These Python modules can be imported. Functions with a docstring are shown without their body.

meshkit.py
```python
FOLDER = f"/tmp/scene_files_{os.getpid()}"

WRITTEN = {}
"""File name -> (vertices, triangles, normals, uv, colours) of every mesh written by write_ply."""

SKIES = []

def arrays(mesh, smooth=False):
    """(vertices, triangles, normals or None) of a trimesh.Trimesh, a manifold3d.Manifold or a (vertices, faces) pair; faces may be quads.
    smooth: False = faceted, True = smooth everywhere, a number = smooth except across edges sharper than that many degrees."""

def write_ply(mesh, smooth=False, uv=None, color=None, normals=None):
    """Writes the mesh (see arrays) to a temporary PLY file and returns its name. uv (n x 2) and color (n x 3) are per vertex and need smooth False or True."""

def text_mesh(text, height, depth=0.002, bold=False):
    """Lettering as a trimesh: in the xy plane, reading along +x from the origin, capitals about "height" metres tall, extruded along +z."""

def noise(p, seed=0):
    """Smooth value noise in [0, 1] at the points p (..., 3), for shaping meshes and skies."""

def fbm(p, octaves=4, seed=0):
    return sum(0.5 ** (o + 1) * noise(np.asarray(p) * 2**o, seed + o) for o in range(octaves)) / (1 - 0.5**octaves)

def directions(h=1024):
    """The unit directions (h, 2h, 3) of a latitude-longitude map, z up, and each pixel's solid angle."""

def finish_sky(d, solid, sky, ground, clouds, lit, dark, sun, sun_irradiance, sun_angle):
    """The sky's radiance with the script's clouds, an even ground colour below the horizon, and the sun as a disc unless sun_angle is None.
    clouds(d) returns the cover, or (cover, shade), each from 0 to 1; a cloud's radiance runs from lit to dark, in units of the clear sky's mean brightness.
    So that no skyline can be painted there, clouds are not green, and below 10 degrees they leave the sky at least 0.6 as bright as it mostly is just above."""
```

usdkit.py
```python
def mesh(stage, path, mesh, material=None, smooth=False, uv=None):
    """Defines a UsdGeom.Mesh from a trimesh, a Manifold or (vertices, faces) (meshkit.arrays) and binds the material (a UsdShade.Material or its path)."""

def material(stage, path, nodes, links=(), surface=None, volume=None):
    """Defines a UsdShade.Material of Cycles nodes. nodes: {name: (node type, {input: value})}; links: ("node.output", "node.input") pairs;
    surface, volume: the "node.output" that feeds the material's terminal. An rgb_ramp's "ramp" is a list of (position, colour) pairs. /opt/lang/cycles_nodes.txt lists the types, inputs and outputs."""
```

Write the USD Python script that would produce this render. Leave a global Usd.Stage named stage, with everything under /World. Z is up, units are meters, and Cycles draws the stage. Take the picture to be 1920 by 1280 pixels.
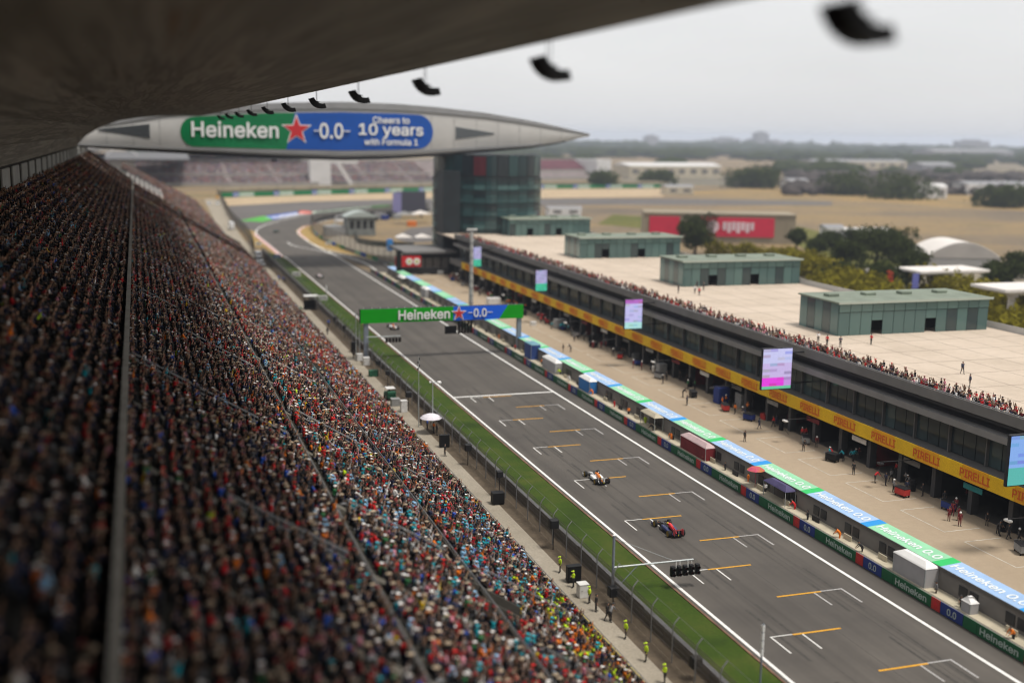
import math, random
import numpy as np
import trimesh, manifold3d as m3, usdkit, meshkit
from pxr import Usd, UsdGeom, UsdLux, UsdShade, Gf, Sdf, Vt

# ------------------------------------------------------------------ camera, sky, sun, exposure
stage = Usd.Stage.CreateInMemory()
UsdGeom.SetStageUpAxis(stage, 'Z'); UsdGeom.SetStageMetersPerUnit(stage, 1)
stage.SetDefaultPrim(UsdGeom.Xform.Define(stage, '/World').GetPrim())
rnd = random.Random(7); nrs = np.random.RandomState(11)
F, YAW, PIT, ROLL, H = 2154.53, 0.314945, 0.176854, 0.0150765, 42.792   # focal length in photo pixels, metres above the track
FSTOP, FOCUS, EXPO = 0.064, 130.0, 1.10
CF = np.array([math.sin(YAW)*math.cos(PIT), math.cos(YAW)*math.cos(PIT), -math.sin(PIT)])
_r = np.array([math.cos(YAW), -math.sin(YAW), 0]); _u = np.cross(_r, CF)
CR = math.cos(ROLL)*_r + math.sin(ROLL)*_u; CU = -math.sin(ROLL)*_r + math.cos(ROLL)*_u
cam = UsdGeom.Camera.Define(stage, '/World/camera')
cam.AddTransformOp().Set(Gf.Matrix4d(*[float(x) for x in (*CR, 0, *CU, 0, *(-CF), 0, 0, 0, H, 1)]))
cam.CreateHorizontalApertureAttr(36.0); cam.CreateVerticalApertureAttr(24.0); cam.CreateFocalLengthAttr(36*F/1920)
cam.CreateClippingRangeAttr(Gf.Vec2f(0.5, 40000)); cam.CreateFStopAttr(FSTOP); cam.CreateFocusDistanceAttr(FOCUS); cam.CreateExposureAttr(EXPO)

SUN = np.array([0.22, -0.30, 0.90]); SUN /= np.linalg.norm(SUN)
sky_mat = usdkit.material(stage, '/World/Looks/sky', {
    's': ('sky_texture', {'sky_type': 'single_scattering', 'sun_disc': False, 'sun_elevation': math.asin(SUN[2]), 'sun_rotation': math.atan2(SUN[0], SUN[1]), 'aerosol_density': 3.0}),
    't': ('texture_coordinate', {}), 'mp': ('mapping', {'scale': (1.2, 1.2, 5.0)}),
    'n': ('noise_texture', {'scale': 1.3, 'detail': 4, 'roughness': 0.5}),
    'r': ('rgb_ramp', {'ramp': [(0.3, (3.35, 3.33, 3.34)), (0.7, (4.15, 4.12, 4.10))]}),
    'x': ('mix', {'mix_type': 'mix', 'fac': 0.93}), 'b': ('background_shader', {'strength': 0.1})},
    [('t.generated', 'mp.vector'), ('mp.vector', 'n.vector'), ('n.fac', 'r.fac'), ('s.color', 'x.color1'), ('r.color', 'x.color2'), ('x.color', 'b.color')], surface='b.background')
dome = UsdLux.DomeLight.Define(stage, '/World/sky')
UsdShade.MaterialBindingAPI.Apply(dome.GetPrim()).Bind(sky_mat)
dome.GetPrim().SetCustomDataByKey('kind', 'structure')
sun = UsdLux.DistantLight.Define(stage, '/World/sun')
sun.CreateIntensityAttr(0.40); sun.CreateAngleAttr(14.0); sun.CreateColorAttr(Gf.Vec3f(1, 0.95, 0.88)); sun.CreateNormalizeAttr(True)
_x = np.cross([0, 1, 0], SUN); _x /= np.linalg.norm(_x); _y = np.cross(SUN, _x)
sun.AddTransformOp().Set(Gf.Matrix4d(*[float(v) for v in (*_x, 0, *_y, 0, *SUN, 0, 0, 0, 0, 1)]))
HAZE = 0.00011

# ------------------------------------------------------------------ helpers
def G(px, py, z=0.0):
    """the point of the plane z seen at a pixel of the 1920 x 1280 photograph"""
    d = CF + CR*((px-960)/F) - CU*((py-640)/F); t = (z-H)/d[2]
    return np.array([d[0]*t, d[1]*t, z])
def PX(px, py, X):
    d = CF + CR*((px-960)/F) - CU*((py-640)/F); t = X/d[0]
    return np.array([X, d[1]*t, H+d[2]*t])
def PY(px, py, Y):
    d = CF + CR*((px-960)/F) - CU*((py-640)/F); t = Y/d[1]
    return np.array([d[0]*t, Y, H+d[2]*t])
def proj(P):
    d = np.asarray(P, float) - np.array([0, 0, H]); w = d @ CF
    w = np.where(np.abs(w) < 1e-6, 1e-6, w)
    return 960+F*(d @ CR)/w, 640-F*(d @ CU)/w, w

def tri(poly):
    """ear-clipped faces of a 2-D polygon, counter-clockwise"""
    p = np.asarray(poly, float)
    a = np.sum(p[:, 0]*np.roll(p[:, 1], -1) - np.roll(p[:, 0], -1)*p[:, 1])
    if a < 0: p = p[::-1]
    return p, np.asarray(m3.triangulate([p]), int)

_hull = {}
class MB:
    """collects shapes into one mesh"""
    def __init__(s): s.v, s.f, s.c, s.n = [], [], [], 0
    def add(s, v, f, c=None):
        v = np.asarray(v, float); f = np.asarray(f, int)
        if f.shape[1] == 4: f = np.vstack([f[:, [0, 1, 2]], f[:, [0, 2, 3]]])
        s.v.append(v); s.f.append(f+s.n); s.n += len(v)
        if c is not None: s.c.append(np.broadcast_to(np.asarray(c, float), v.shape))
        return s
    def mesh(s, m, R=None, t=(0, 0, 0), c=None):
        v = np.asarray(m.vertices, float)
        if R is not None: v = v @ np.asarray(R, float).T
        return s.add(v+np.asarray(t, float), m.faces, c)
    def box(s, x0, x1, y0, y1, z0, z1, c=None):
        return s.hexa([(x0, y0), (x1, y0), (x1, y1), (x0, y1)], z0, z1, c)
    def hexa(s, q, z0, z1, c=None):
        v = [(*p, z0) for p in q]+[(*p, z1) for p in q]
        return s.add(v, [(3, 2, 1, 0), (4, 5, 6, 7), (0, 1, 5, 4), (1, 2, 6, 5), (2, 3, 7, 6), (3, 0, 4, 7)], c)
    def obox(s, ctr, size, rz=0.0, c=None):
        a, b = math.cos(rz), math.sin(rz); sx, sy, sz = (q/2 for q in size)
        q = [(ctr[0]+x*a-y*b, ctr[1]+x*b+y*a) for x, y in ((-sx, -sy), (sx, -sy), (sx, sy), (-sx, sy))]
        return s.hexa(q, ctr[2]-sz, ctr[2]+sz, c)
    def bbox(s, ctr, size, bev=0.03, c=None):
        """a box with chamfered edges"""
        sx, sy, sz = (q/2 for q in size); b = min(bev, sx*.9, sy*.9, sz*.9); P = []
        for x in (-1, 1):
            for y in (-1, 1):
                for z in (-1, 1):
                    P += [(x*(sx-b), y*(sy-b), z*sz), (x*(sx-b), y*sy, z*(sz-b)), (x*sx, y*(sy-b), z*(sz-b))]
        h = m3.Manifold.hull_points(np.array(P, float)).to_mesh()
        return s.add(h.vert_properties[:, :3]+np.asarray(ctr, float), h.tri_verts, c)
    def beam(s, p, q, w, h=None, c=None):
        p, q = np.asarray(p, float), np.asarray(q, float); d = q-p; d /= np.linalg.norm(d); h = w if h is None else h
        up = np.array([0, 0, 1.0]) if abs(d[2]) < 0.95 else np.array([0, 1.0, 0])
        a = np.cross(d, up); a /= np.linalg.norm(a); b = np.cross(a, d)
        v = [e+a*x*w/2+b*y*h/2 for e in (p, q) for x, y in ((-1, -1), (1, -1), (1, 1), (-1, 1))]
        return s.add(v, [(3, 2, 1, 0), (4, 5, 6, 7), (0, 1, 5, 4), (1, 2, 6, 5), (2, 3, 7, 6), (3, 0, 4, 7)], c)
    def tube(s, pts, r, n=8, c=None):
        pts = np.asarray(pts, float); k = len(pts); r = np.broadcast_to(r, k); d = np.gradient(pts, axis=0)
        d /= np.maximum(np.linalg.norm(d, axis=1, keepdims=True), 1e-9)
        ref = np.array([0, 0, 1.0]) if abs(d[0][2]) < 0.9 else np.array([0, 1.0, 0]); V = []
        for i in range(k):
            a = np.cross(d[i], ref); a /= np.linalg.norm(a); b = np.cross(a, d[i]); ref = b
            t = np.arange(n)*2*math.pi/n
            V.append(pts[i]+r[i]*(np.outer(np.cos(t), a)+np.outer(np.sin(t), b)))
        return s.loft(V, True, True, c)
    def loft(s, rings, closed=True, caps=True, c=None):
        rings = [np.asarray(q, float) for q in rings]; n = len(rings[0]); k = len(rings); f = []
        for i in range(k-1):
            for j in range(n if closed else n-1):
                j2 = (j+1) % n
                f.append((i*n+j, i*n+j2, (i+1)*n+j2, (i+1)*n+j))
        v = np.vstack(rings); f = np.array(f); f = np.vstack([f[:, [0, 1, 2]], f[:, [0, 2, 3]]])
        if caps and closed:
            e = []
            for base, flip in ((0, True), ((k-1)*n, False)):
                for j in range(1, n-1): e.append((base, base+j+1, base+j) if flip else (base, base+j, base+j+1))
            f = np.vstack([f, e])
        return s.add(v, f, c)
    def revolve(s, prof, n=16, ctr=(0, 0, 0), axis='z', c=None):
        t = np.arange(n)*2*math.pi/n; R = []
        for r, z in prof:
            q = np.stack([r*np.cos(t), r*np.sin(t), np.full(n, z)], 1)
            if axis == 'x': q = q[:, [2, 0, 1]]
            if axis == 'y': q = q[:, [1, 2, 0]]
            R.append(q+np.asarray(ctr, float))
        return s.loft(R, True, True, c)
    def sheet(s, poly, z=0.0, c=None):
        p, f = tri(np.asarray(poly, float)[:, :2])
        return s.add(np.column_stack([p, np.full(len(p), z)]), f, c)
    def prism(s, poly, z0, z1, c=None):
        p, f = tri(np.asarray(poly, float)[:, :2]); n = len(p)
        v = np.vstack([np.column_stack([p, np.full(n, z0)]), np.column_stack([p, np.full(n, z1)])])
        side = np.array([(i, (i+1) % n, n+(i+1) % n, n+i) for i in range(n)])
        s.add(v, np.vstack([f[:, ::-1], f+n, side[:, [0, 1, 2]], side[:, [0, 2, 3]]]), c); return s
    def prismf(s, poly, d, o, ex, ey, ez, c=None):
        """a 2-D outline in the plane (o, ex, ey), d thick along ez"""
        p, f = tri(poly); n = len(p); o, ex, ey, ez = (np.asarray(q, float) for q in (o, ex, ey, ez))
        b = o+p[:, :1]*ex+p[:, 1:]*ey; v = np.vstack([b, b+ez*d])
        side = np.array([(i, (i+1) % n, n+(i+1) % n, n+i) for i in range(n)])
        return s.add(v, np.vstack([f[:, ::-1], f+n, side[:, [0, 1, 2]], side[:, [0, 2, 3]]]), c)
    def text(s, txt, h, o, ex, ey, depth=0.02, bold=True, center=True, c=None, wide=1.0):
        key = (txt, bold)
        if key not in _text: _text[key] = meshkit.text_mesh(txt, 1.0, 1.0, bold=bold)
        v = np.array(_text[key].vertices, float)
        if center: v[:, :2] -= (v[:, :2].min(0)+v[:, :2].max(0))/2
        ex, ey = np.asarray(ex, float), np.asarray(ey, float); ez = np.cross(ex, ey)
        return s.add(np.asarray(o, float)+v[:, :1]*ex*h*wide+v[:, 1:2]*ey*h+v[:, 2:]*ez*depth, _text[key].faces, c)
    def sphere(s, ctr, r, n=2, c=None, sc=(1, 1, 1)):
        m = trimesh.creation.icosphere(n, 1.0)
        return s.add(np.asarray(ctr, float)+m.vertices*np.asarray(sc)*r, m.faces, c)
    def out(s):
        return np.vstack(s.v), np.vstack(s.f)
_text = {}

_names = {}
def _number(path):
    k = _names.get(path, 0); _names[path] = k+1
    return path if k == 0 else f'{path}_{k:03d}'
def tag(prim, label=None, cat=None, group=None, kind=None):
    for k, v in (('label', label), ('category', cat), ('group', group), ('kind', kind)):
        if v: prim.SetCustomDataByKey(k, v)
    return prim
def mesh_at(path, mb, mat, smooth=False):
    v, f = mb.out()
    m = usdkit.mesh(stage, path, (v, f), mat, smooth)
    if mb.c:
        c = np.vstack(mb.c)
        UsdGeom.PrimvarsAPI(m).CreatePrimvar('col', Sdf.ValueTypeNames.Color3fArray, 'vertex').Set(Vt.Vec3fArray.FromNumpy(c.astype(np.float32)))
    return m.GetPrim()
def thing(name, label, cat, group=None, kind=None, loc=(0, 0, 0), rz=0.0):
    x = UsdGeom.Xform.Define(stage, _number('/World/'+name))
    x.AddTranslateOp().Set(Gf.Vec3d(*map(float, loc))); x.AddRotateZOp().Set(math.degrees(rz))
    return tag(x.GetPrim(), label, cat, group, kind)
def part(parent, name, mb, mat, smooth=False, label=None):
    return tag(mesh_at(_number(f'{parent.GetPath()}/{name}'), mb, mat, smooth), label)
def single(name, mb, mat, label=None, cat=None, group=None, kind=None, smooth=False):
    return tag(mesh_at(_number('/World/'+name), mb, mat, smooth), label, cat, group, kind)
def copy(src, name, label, cat, group=None, loc=(0, 0, 0), rz=0.0, scale=None):
    x = UsdGeom.Xform.Define(stage, _number('/World/'+name))
    p = x.GetPrim(); p.GetReferences().AddInternalReference(src.GetPath() if hasattr(src, 'GetPath') else Sdf.Path(src))
    x.ClearXformOpOrder()
    t = x.GetTranslateOp() or x.AddTranslateOp()
    ops = {o.GetOpName(): o for o in UsdGeom.Xformable(p).GetOrderedXformOps()}
    x.ClearXformOpOrder()
    t = x.AddTranslateOp(); t.Set(Gf.Vec3d(*map(float, loc)))
    r = x.AddRotateZOp(); r.Set(math.degrees(rz))
    if scale: x.AddScaleOp().Set(Gf.Vec3f(*([scale]*3)))
    p.SetInstanceable(True)
    return tag(p, label, cat, group)

# ------------------------------------------------------------------ materials
def pm(name, col, rough=0.7, var=0.0, scale=1.0, detail=3, stretch=(1, 1, 1), metal=0.0, bump=0.0, bscale=20.0, spec=0.2, emit=0.0, coat=0.0, col2=None):
    """a plain painted surface, its tone wandering by var"""
    n = {'p': ('principled_bsdf', {'base_color': tuple(col), 'roughness': rough, 'metallic': metal, 'specular_ior_level': spec, 'coat_weight': coat})}; l = []
    if emit: n['p'][1].update(emission_color=tuple(col), emission_strength=emit)
    if var or col2 is not None or bump:
        n['g'] = ('geometry', {}); n['mp'] = ('mapping', {'scale': tuple(stretch)}); l += [('g.position', 'mp.vector')]
    if var or col2 is not None:
        lo = tuple(c*(1-var) for c in col); hi = tuple(min(1, c*(1+var)) for c in col) if col2 is None else tuple(col2)
        n['n'] = ('noise_texture', {'scale': scale, 'detail': detail, 'roughness': 0.6}); n['r'] = ('rgb_ramp', {'ramp': [(0.3, lo), (0.7, hi)]})
        l += [('mp.vector', 'n.vector'), ('n.fac', 'r.fac'), ('r.color', 'p.base_color')]
    if bump:
        n['bn'] = ('noise_texture', {'scale': bscale, 'detail': 3}); n['bu'] = ('bump', {'strength': bump, 'distance': 0.05})
        l += [('mp.vector', 'bn.vector'), ('bn.fac', 'bu.height'), ('bu.normal', 'p.normal')]
    return usdkit.material(stage, '/World/Looks/'+name, n, l, surface='p.BSDF')
M = {}
M['vcol'] = usdkit.material(stage, '/World/Looks/painted', {'a': ('attribute', {'attribute': 'col'}), 'o': ('object_info', {}),
    'm': ('map_range', {'to_min': 0.75, 'to_max': 1.25}), 'x': ('vector_math', {'math_type': 'scale'}), 'p': ('principled_bsdf', {'roughness': 0.75, 'specular_ior_level': 0.25})},
    [('o.random', 'm.value'), ('a.vector', 'x.vector1'), ('m.result', 'x.scale'), ('x.vector', 'p.base_color')], surface='p.BSDF')
M['col'] = usdkit.material(stage, '/World/Looks/coloured', {'a': ('attribute', {'attribute': 'col'}), 'p': ('principled_bsdf', {'roughness': 0.55})},
    [('a.color', 'p.base_color')], surface='p.BSDF')
M['screen'] = usdkit.material(stage, '/World/Looks/lit_screen', {'a': ('attribute', {'attribute': 'col'}), 'p': ('principled_bsdf', {'roughness': 0.4, 'base_color': (.02, .02, .02), 'emission_strength': 0.42})},
    [('a.color', 'p.emission_color')], surface='p.BSDF')
def ground_mat(name, stops, scale, stretch=(1, 1, 1), fine=None, rough=0.95, bump=0.15, bscale=8, con=0.24):
    """ground cover: a broad noise through a ramp, broken by a finer one"""
    n = {'g': ('geometry', {}), 'mp': ('mapping', {'scale': stretch}), 'n': ('noise_texture', {'scale': scale, 'detail': 6, 'roughness': 0.6}), 'r': ('rgb_ramp', {'ramp': stops}),
         'n2': ('noise_texture', {'scale': fine or scale*40, 'detail': 4, 'roughness': 0.7}), 'r2': ('rgb_ramp', {'ramp': [(0.25, (1-con,)*3), (0.75, (1+con*.8,)*3)]}),
         'x': ('mix', {'mix_type': 'multiply', 'fac': 1.0}), 'bu': ('bump', {'strength': bump, 'distance': 0.05}), 'p': ('principled_bsdf', {'roughness': rough, 'specular_ior_level': 0.2})}
    return usdkit.material(stage, '/World/Looks/'+name, n, [('g.position', 'mp.vector'), ('mp.vector', 'n.vector'), ('n.fac', 'r.fac'), ('g.position', 'n2.vector'), ('n2.fac', 'r2.fac'),
        ('r.color', 'x.color1'), ('r2.color', 'x.color2'), ('x.color', 'p.base_color'), ('n2.fac', 'bu.height'), ('bu.normal', 'p.normal')], surface='p.BSDF')
def glass_mat(name, tint, rough=0.08, ior=1.6, body=0.8):
    """dark tinted facade glass: mirror by fresnel over a tinted body"""
    return usdkit.material(stage, '/World/Looks/'+name, {'o': ('object_info', {}), 'g': ('geometry', {}), 'f': ('fresnel', {'IOR': ior}), 'd': ('principled_bsdf', {'base_color': tint, 'roughness': 0.3, 'specular_ior_level': 0.2}),
        'gl': ('glossy_bsdf', {'color': (.85, .95, .93), 'roughness': rough}), 'm': ('mix_closure', {})}, [('f.fac', 'm.fac'), ('d.BSDF', 'm.closure1'), ('gl.BSDF', 'm.closure2')], surface='m.closure')
# ------------------------------------------------------------------ the setting: ground, track, run-off, lanes
def px(*pts, z=0.0): return np.array([G(x, y, z) for x, y in pts])
def ground(name, poly, z, mat, kind='structure'):
    return single(name, MB().sheet(poly, z), mat, kind=kind)
asphalt = usdkit.material(stage, '/World/Looks/asphalt', {
    'g': ('geometry', {}), 'mp': ('mapping', {'scale': (0.55, 0.008, 1)}), 'n': ('noise_texture', {'scale': 1.0, 'detail': 5, 'roughness': 0.65}),
    'r': ('rgb_ramp', {'ramp': [(0.28, (.060, .053, .046)), (0.5, (.082, .073, .063)), (0.75, (.098, .087, .075))]}),
    'n2': ('noise_texture', {'scale': 14, 'detail': 4, 'roughness': 0.8}), 'r2': ('rgb_ramp', {'ramp': [(0.3, (.8, .8, .8)), (0.7, (1.14, 1.14, 1.14))]}), 'x': ('mix', {'mix_type': 'multiply', 'fac': 1.0}),
    'n3': ('noise_texture', {'scale': 0.075, 'detail': 5, 'roughness': 0.6}), 'r3': ('rgb_ramp', {'ramp': [(0.3, (.78, .78, .79)), (0.68, (1.16, 1.15, 1.14))]}), 'x2': ('mix', {'mix_type': 'multiply', 'fac': 1.0}),
    'p': ('principled_bsdf', {'roughness': 0.82, 'specular_ior_level': 0.35})},
    [('g.position', 'mp.vector'), ('mp.vector', 'n.vector'), ('n.fac', 'r.fac'), ('g.position', 'n2.vector'), ('n2.fac', 'r2.fac'), ('r.color', 'x.color1'), ('r2.color', 'x.color2'),
     ('g.position', 'n3.vector'), ('n3.fac', 'r3.fac'), ('x.color', 'x2.color1'), ('r3.color', 'x2.color2'), ('x2.color', 'p.base_color')], surface='p.BSDF')
M['asphalt'] = asphalt
M['runoff'] = ground_mat('runoff_asphalt', [(0.3, (.10, .092, .088)), (0.7, (.135, .124, .117))], 0.03, fine=3, con=.12)
M['earth'] = ground_mat('dry_ground', [(0.3, (.10, .085, .07)), (0.45, (.17, .13, .085)), (0.58, (.24, .17, .085)), (0.72, (.09, .09, .05))], 0.006, fine=0.35, stretch=(1, 1.6, 1))
M['sand'] = ground_mat('gravel_trap', [(0.3, (.36, .27, .17)), (0.7, (.43, .33, .21))], 0.05, fine=2)
M['ochre'] = ground_mat('dry_grass', [(0.3, (.26, .17, .055)), (0.7, (.36, .25, .09))], 0.08, fine=2)
M['grass'] = ground_mat('cut_grass', [(0.28, (.017, .035, .003)), (0.5, (.034, .062, .005)), (0.74, (.068, .080, .013))], 0.16, fine=3.5, bump=0.6, bscale=30)
M['walk'] = ground_mat('walkway_concrete', [(0.3, (.25, .22, .17)), (0.7, (.34, .30, .24))], 0.2, fine=4)
M['soil'] = ground_mat('trodden_soil', [(0.3, (.075, .058, .04)), (0.7, (.13, .10, .07))], 0.5, fine=3)
M['lane'] = ground_mat('pit_lane_concrete', [(0.3, (.30, .235, .165)), (0.7, (.37, .295, .21))], 0.07, fine=1.2, stretch=(1, .25, 1), con=.07)
M['deck'] = ground_mat('deck_paving', [(0.25, (.39, .325, .255)), (0.45, (.48, .40, .32)), (0.75, (.54, .455, .37))], 0.07, fine=.6, con=.08)
M['white'] = pm('road_paint_white', (.62, .61, .58), 0.6, 0.15, 3)
M['linewhite'] = pm('edge_line_white', (.70, .69, .66), 0.6, 0.12, 2)
M['worn'] = pm('worn_white_paint', (.34, .33, .32), 0.7, 0.35, 6)
M['orange'] = pm('road_paint_orange', (.58, .29, .02), 0.6, 0.15, 3)

R = 14000.0
t = np.linspace(0, 2*np.pi, 72, endpoint=False)
ground('ground', np.column_stack([R*np.cos(t), R*np.sin(t)]), -0.06, M['earth'])
# main straight, and the corner behind it
TL = px((531, 481), (515, 467), (500, 455), (488, 445.5), (480.5, 438), (480, 432), (486, 427), (499, 421), (527, 413), (556, 406), (590, 400), (640, 396), (700, 392), (760, 390), (830, 388))
TR = px((611, 471), (590, 460), (575, 450.5), (563, 441.5), (558, 436), (560, 430.5), (569, 425), (590, 419.5), (620, 412), (660, 407), (720, 402), (830, 397))
main = [(47.9, -60), (69.1, -60), (69.1, 350), (67, 372), (66.2, 422)] + [tuple(q[:2]) for q in TR[1:]] + [tuple(q[:2]) for q in TL[::-1]] + [(47.9, 400)]
ground('track', main, 0.0, M['asphalt'])
ground('run_off', px((427, 386), (569, 378), (800, 372), (1000, 368), (1000, 386), (830, 388.3), (760, 390.3), (700, 392.3), (640, 396.3), (590, 400.3), (556, 406.3), (527, 413.3), (499, 421.3), (486, 427.3), (480, 432.3), (478.5, 434), (457, 429), (440, 412)), -0.02, M['runoff'])
ground('gravel_trap', px((419, 371), (600, 365.5), (800, 360), (1010, 354.5), (1270, 353), (1240, 369), (1000, 372), (800, 374), (569, 380), (427, 388)), -0.035, M['sand'])
ground('dry_verge', px((457, 428.5), (479, 434), (479.5, 440), (499, 458), (531, 484), (512, 476), (497, 465), (478, 462), (470, 445)), -0.015, M['ochre'])
ground('dry_verge', px((555, 433), (566, 424.5), (586, 421), (590, 437), (598, 444), (621, 456), (653, 469), (695, 483), (737, 498), (760, 515), (742, 508), (716, 492.5), (674, 481.5), (632, 473.5), (606, 467.5), (590, 461), (575, 452), (562, 443), (557, 437)), 0.008, M['ochre'])
ground('pit_exit_road', px((611, 471.5), (632, 473), (674, 481), (716, 492), (742, 507.5), (765, 521), (720, 530), (704, 510), (690, 500), (660, 489)), 0.006, M['asphalt'])
ground('grass_strip', [(42.3, 30), (47.6, 30), (47.6, 398), (47.0, 410), (44.5, 420), (42.3, 424)], 0.02, M['grass'])
ground('walkway', [(34.9, 20), (39.1, 20), (39.1, 400), (37, 440), (34.5, 470), (34.5, 415)], 0.01, M['walk'])
ground('service_road', px((383, 374), (413, 372), (425, 396), (440, 425), (458, 450), (474, 466), (492, 488), (470, 482), (440, 462), (420, 444), (401, 412)), 0.012, M['walk'])
ground('fence_verge', [(39.1, 20), (42.5, 20), (42.5, 424), (39.1, 424)], 0.0, M['soil'])
ground('pit_lane', [(74.9, 30), (94, 30), (94, 352), (80, 352), (74.9, 335)], 0.012, M['lane'])
ground('infield_road', px((600, 452), (640, 440), (680, 452), (740, 462), (815, 468), (815, 480), (740, 486), (690, 474), (640, 460)), -0.01, M['walk'])
ground('infield_track', px((742, 442), (770, 428), (815, 424), (830, 424), (830, 452), (770, 455), (745, 450)), -0.008, M['runoff'])
ground('paddock', [(139, 60), (330, 60), (330, 330), (139, 345)], -0.03, pm('paddock_ground', (.20, .175, .13), 0.9, 0.3, 0.05))
ground('far_circuit_road', px((1010, 372.5), (1300, 372.5), (1560, 378), (1560, 385), (1300, 384), (1010, 384)), -0.03, M['runoff'])
# far fields beyond the circuit
for poly, mname, col, col2 in (
        ([(1230, 362), (1530, 372), (1920, 395), (2200, 400), (2200, 360), (1700, 352), (1500, 348)], 'stubble_field', (.30, .20, .075), (.19, .14, .075)),
        ([(1500, 348), (1920, 352), (2400, 356), (2400, 335), (1920, 330), (1480, 330)], 'brown_field', (.10, .08, .07), (.16, .12, .085)),
        ([(1540, 322), (1900, 326), (2300, 330), (2300, 305), (1600, 303)], 'pale_field', (.24, .19, .12), (.11, .10, .075)),
        ([(1150, 345), (1400, 350), (1480, 330), (1180, 326)], 'grey_field', (.18, .15, .115), (.11, .11, .08)),
        ([(1120, 420), (1480, 455), (1700, 540), (1920, 640), (2100, 640), (1900, 520), (1500, 425), (1150, 402)], 'paddock_grass', (.075, .085, .018), (.13, .12, .025))):
    ground('field', px(*poly), -0.045+0.004*len(mname)/4, pm(mname, col, 0.95, 0, 0.02, 5, col2=col2))

# painted markings
def line(x0, x1, y0, y1, z, mat, name='road_marking'): return single(name, MB().box(x0, x1, y0, y1, z-0.004, z), mat, kind='structure')
line(48.25, 48.58, -40, 407, 0.008, M['linewhite'])
line(65.95, 66.33, -40, 422, 0.008, M['linewhite'])
line(48.6, 65.9, 179.45, 180.0, 0.008, M['linewhite'])
def ribbon(pts, w, z, mat, name='road_marking'):
    p = np.asarray(pts, float)[:, :2]; d = np.gradient(p, axis=0); d /= np.linalg.norm(d, axis=1, keepdims=True); n = np.column_stack([-d[:, 1], d[:, 0]])*w/2
    mb = MB().loft([np.column_stack([p+n, np.full(len(p), z)]).T.T, np.column_stack([p-n, np.full(len(p), z)])], closed=False, caps=False)
    mb.f = [f[:, ::-1] for f in mb.f]
    return single(name, mb, mat, kind='structure')
ribbon(np.vstack([[[48.4, 400, 0]], TL]), 0.5, 0.012, M['linewhite'])
ribbon(np.vstack([[[66.1, 415, 0]], TR]), 0.5, 0.012, M['linewhite'])
ribbon(px((539, 454), (546, 459), (558, 462.5), (584, 467), (611, 473), (653, 482.5), (680, 491), (695, 499), (706, 507)), 0.45, 0.014, M['linewhite'])
ribbon(px((573, 450), (596, 462), (632, 473), (674, 481), (716, 492), (742, 507)), 0.4, 0.016, M['linewhite'])
# grid boxes: white bracket, side legs, yellow centre stop line
for i in range(8):
    y = 178.78-16*i
    if y > 40:
        m = MB(); q = 0.011
        m.box(51.09, 54.3, y-0.14, y, q-.004, q); m.box(51.09, 51.25, y-3.4, y-0.14, q-.004, q); m.box(54.14, 54.3, y-3.3, y-0.14, q-.004, q)
        single('grid_box_marking', m, M['white'], kind='structure')
        line(53.3, 58.2, y-0.28, y-0.02, 0.016, M['orange'], 'grid_stop_line')
    y = 170.67-16*i
    if y > 40:
        m = MB(); q = 0.011
        m.box(60.3, 63.65, y-0.2, y, q-.004, q); m.box(63.43, 63.65, y-3.5, y-0.2, q-.004, q); m.box(60.3, 60.5, y-3.3, y-0.2, q-.004, q)
        single('grid_box_marking', m, M['worn'], kind='structure')
        line(56.4, 61.2, y-0.3, y-0.04, 0.016, M['orange'], 'grid_stop_line')
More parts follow.
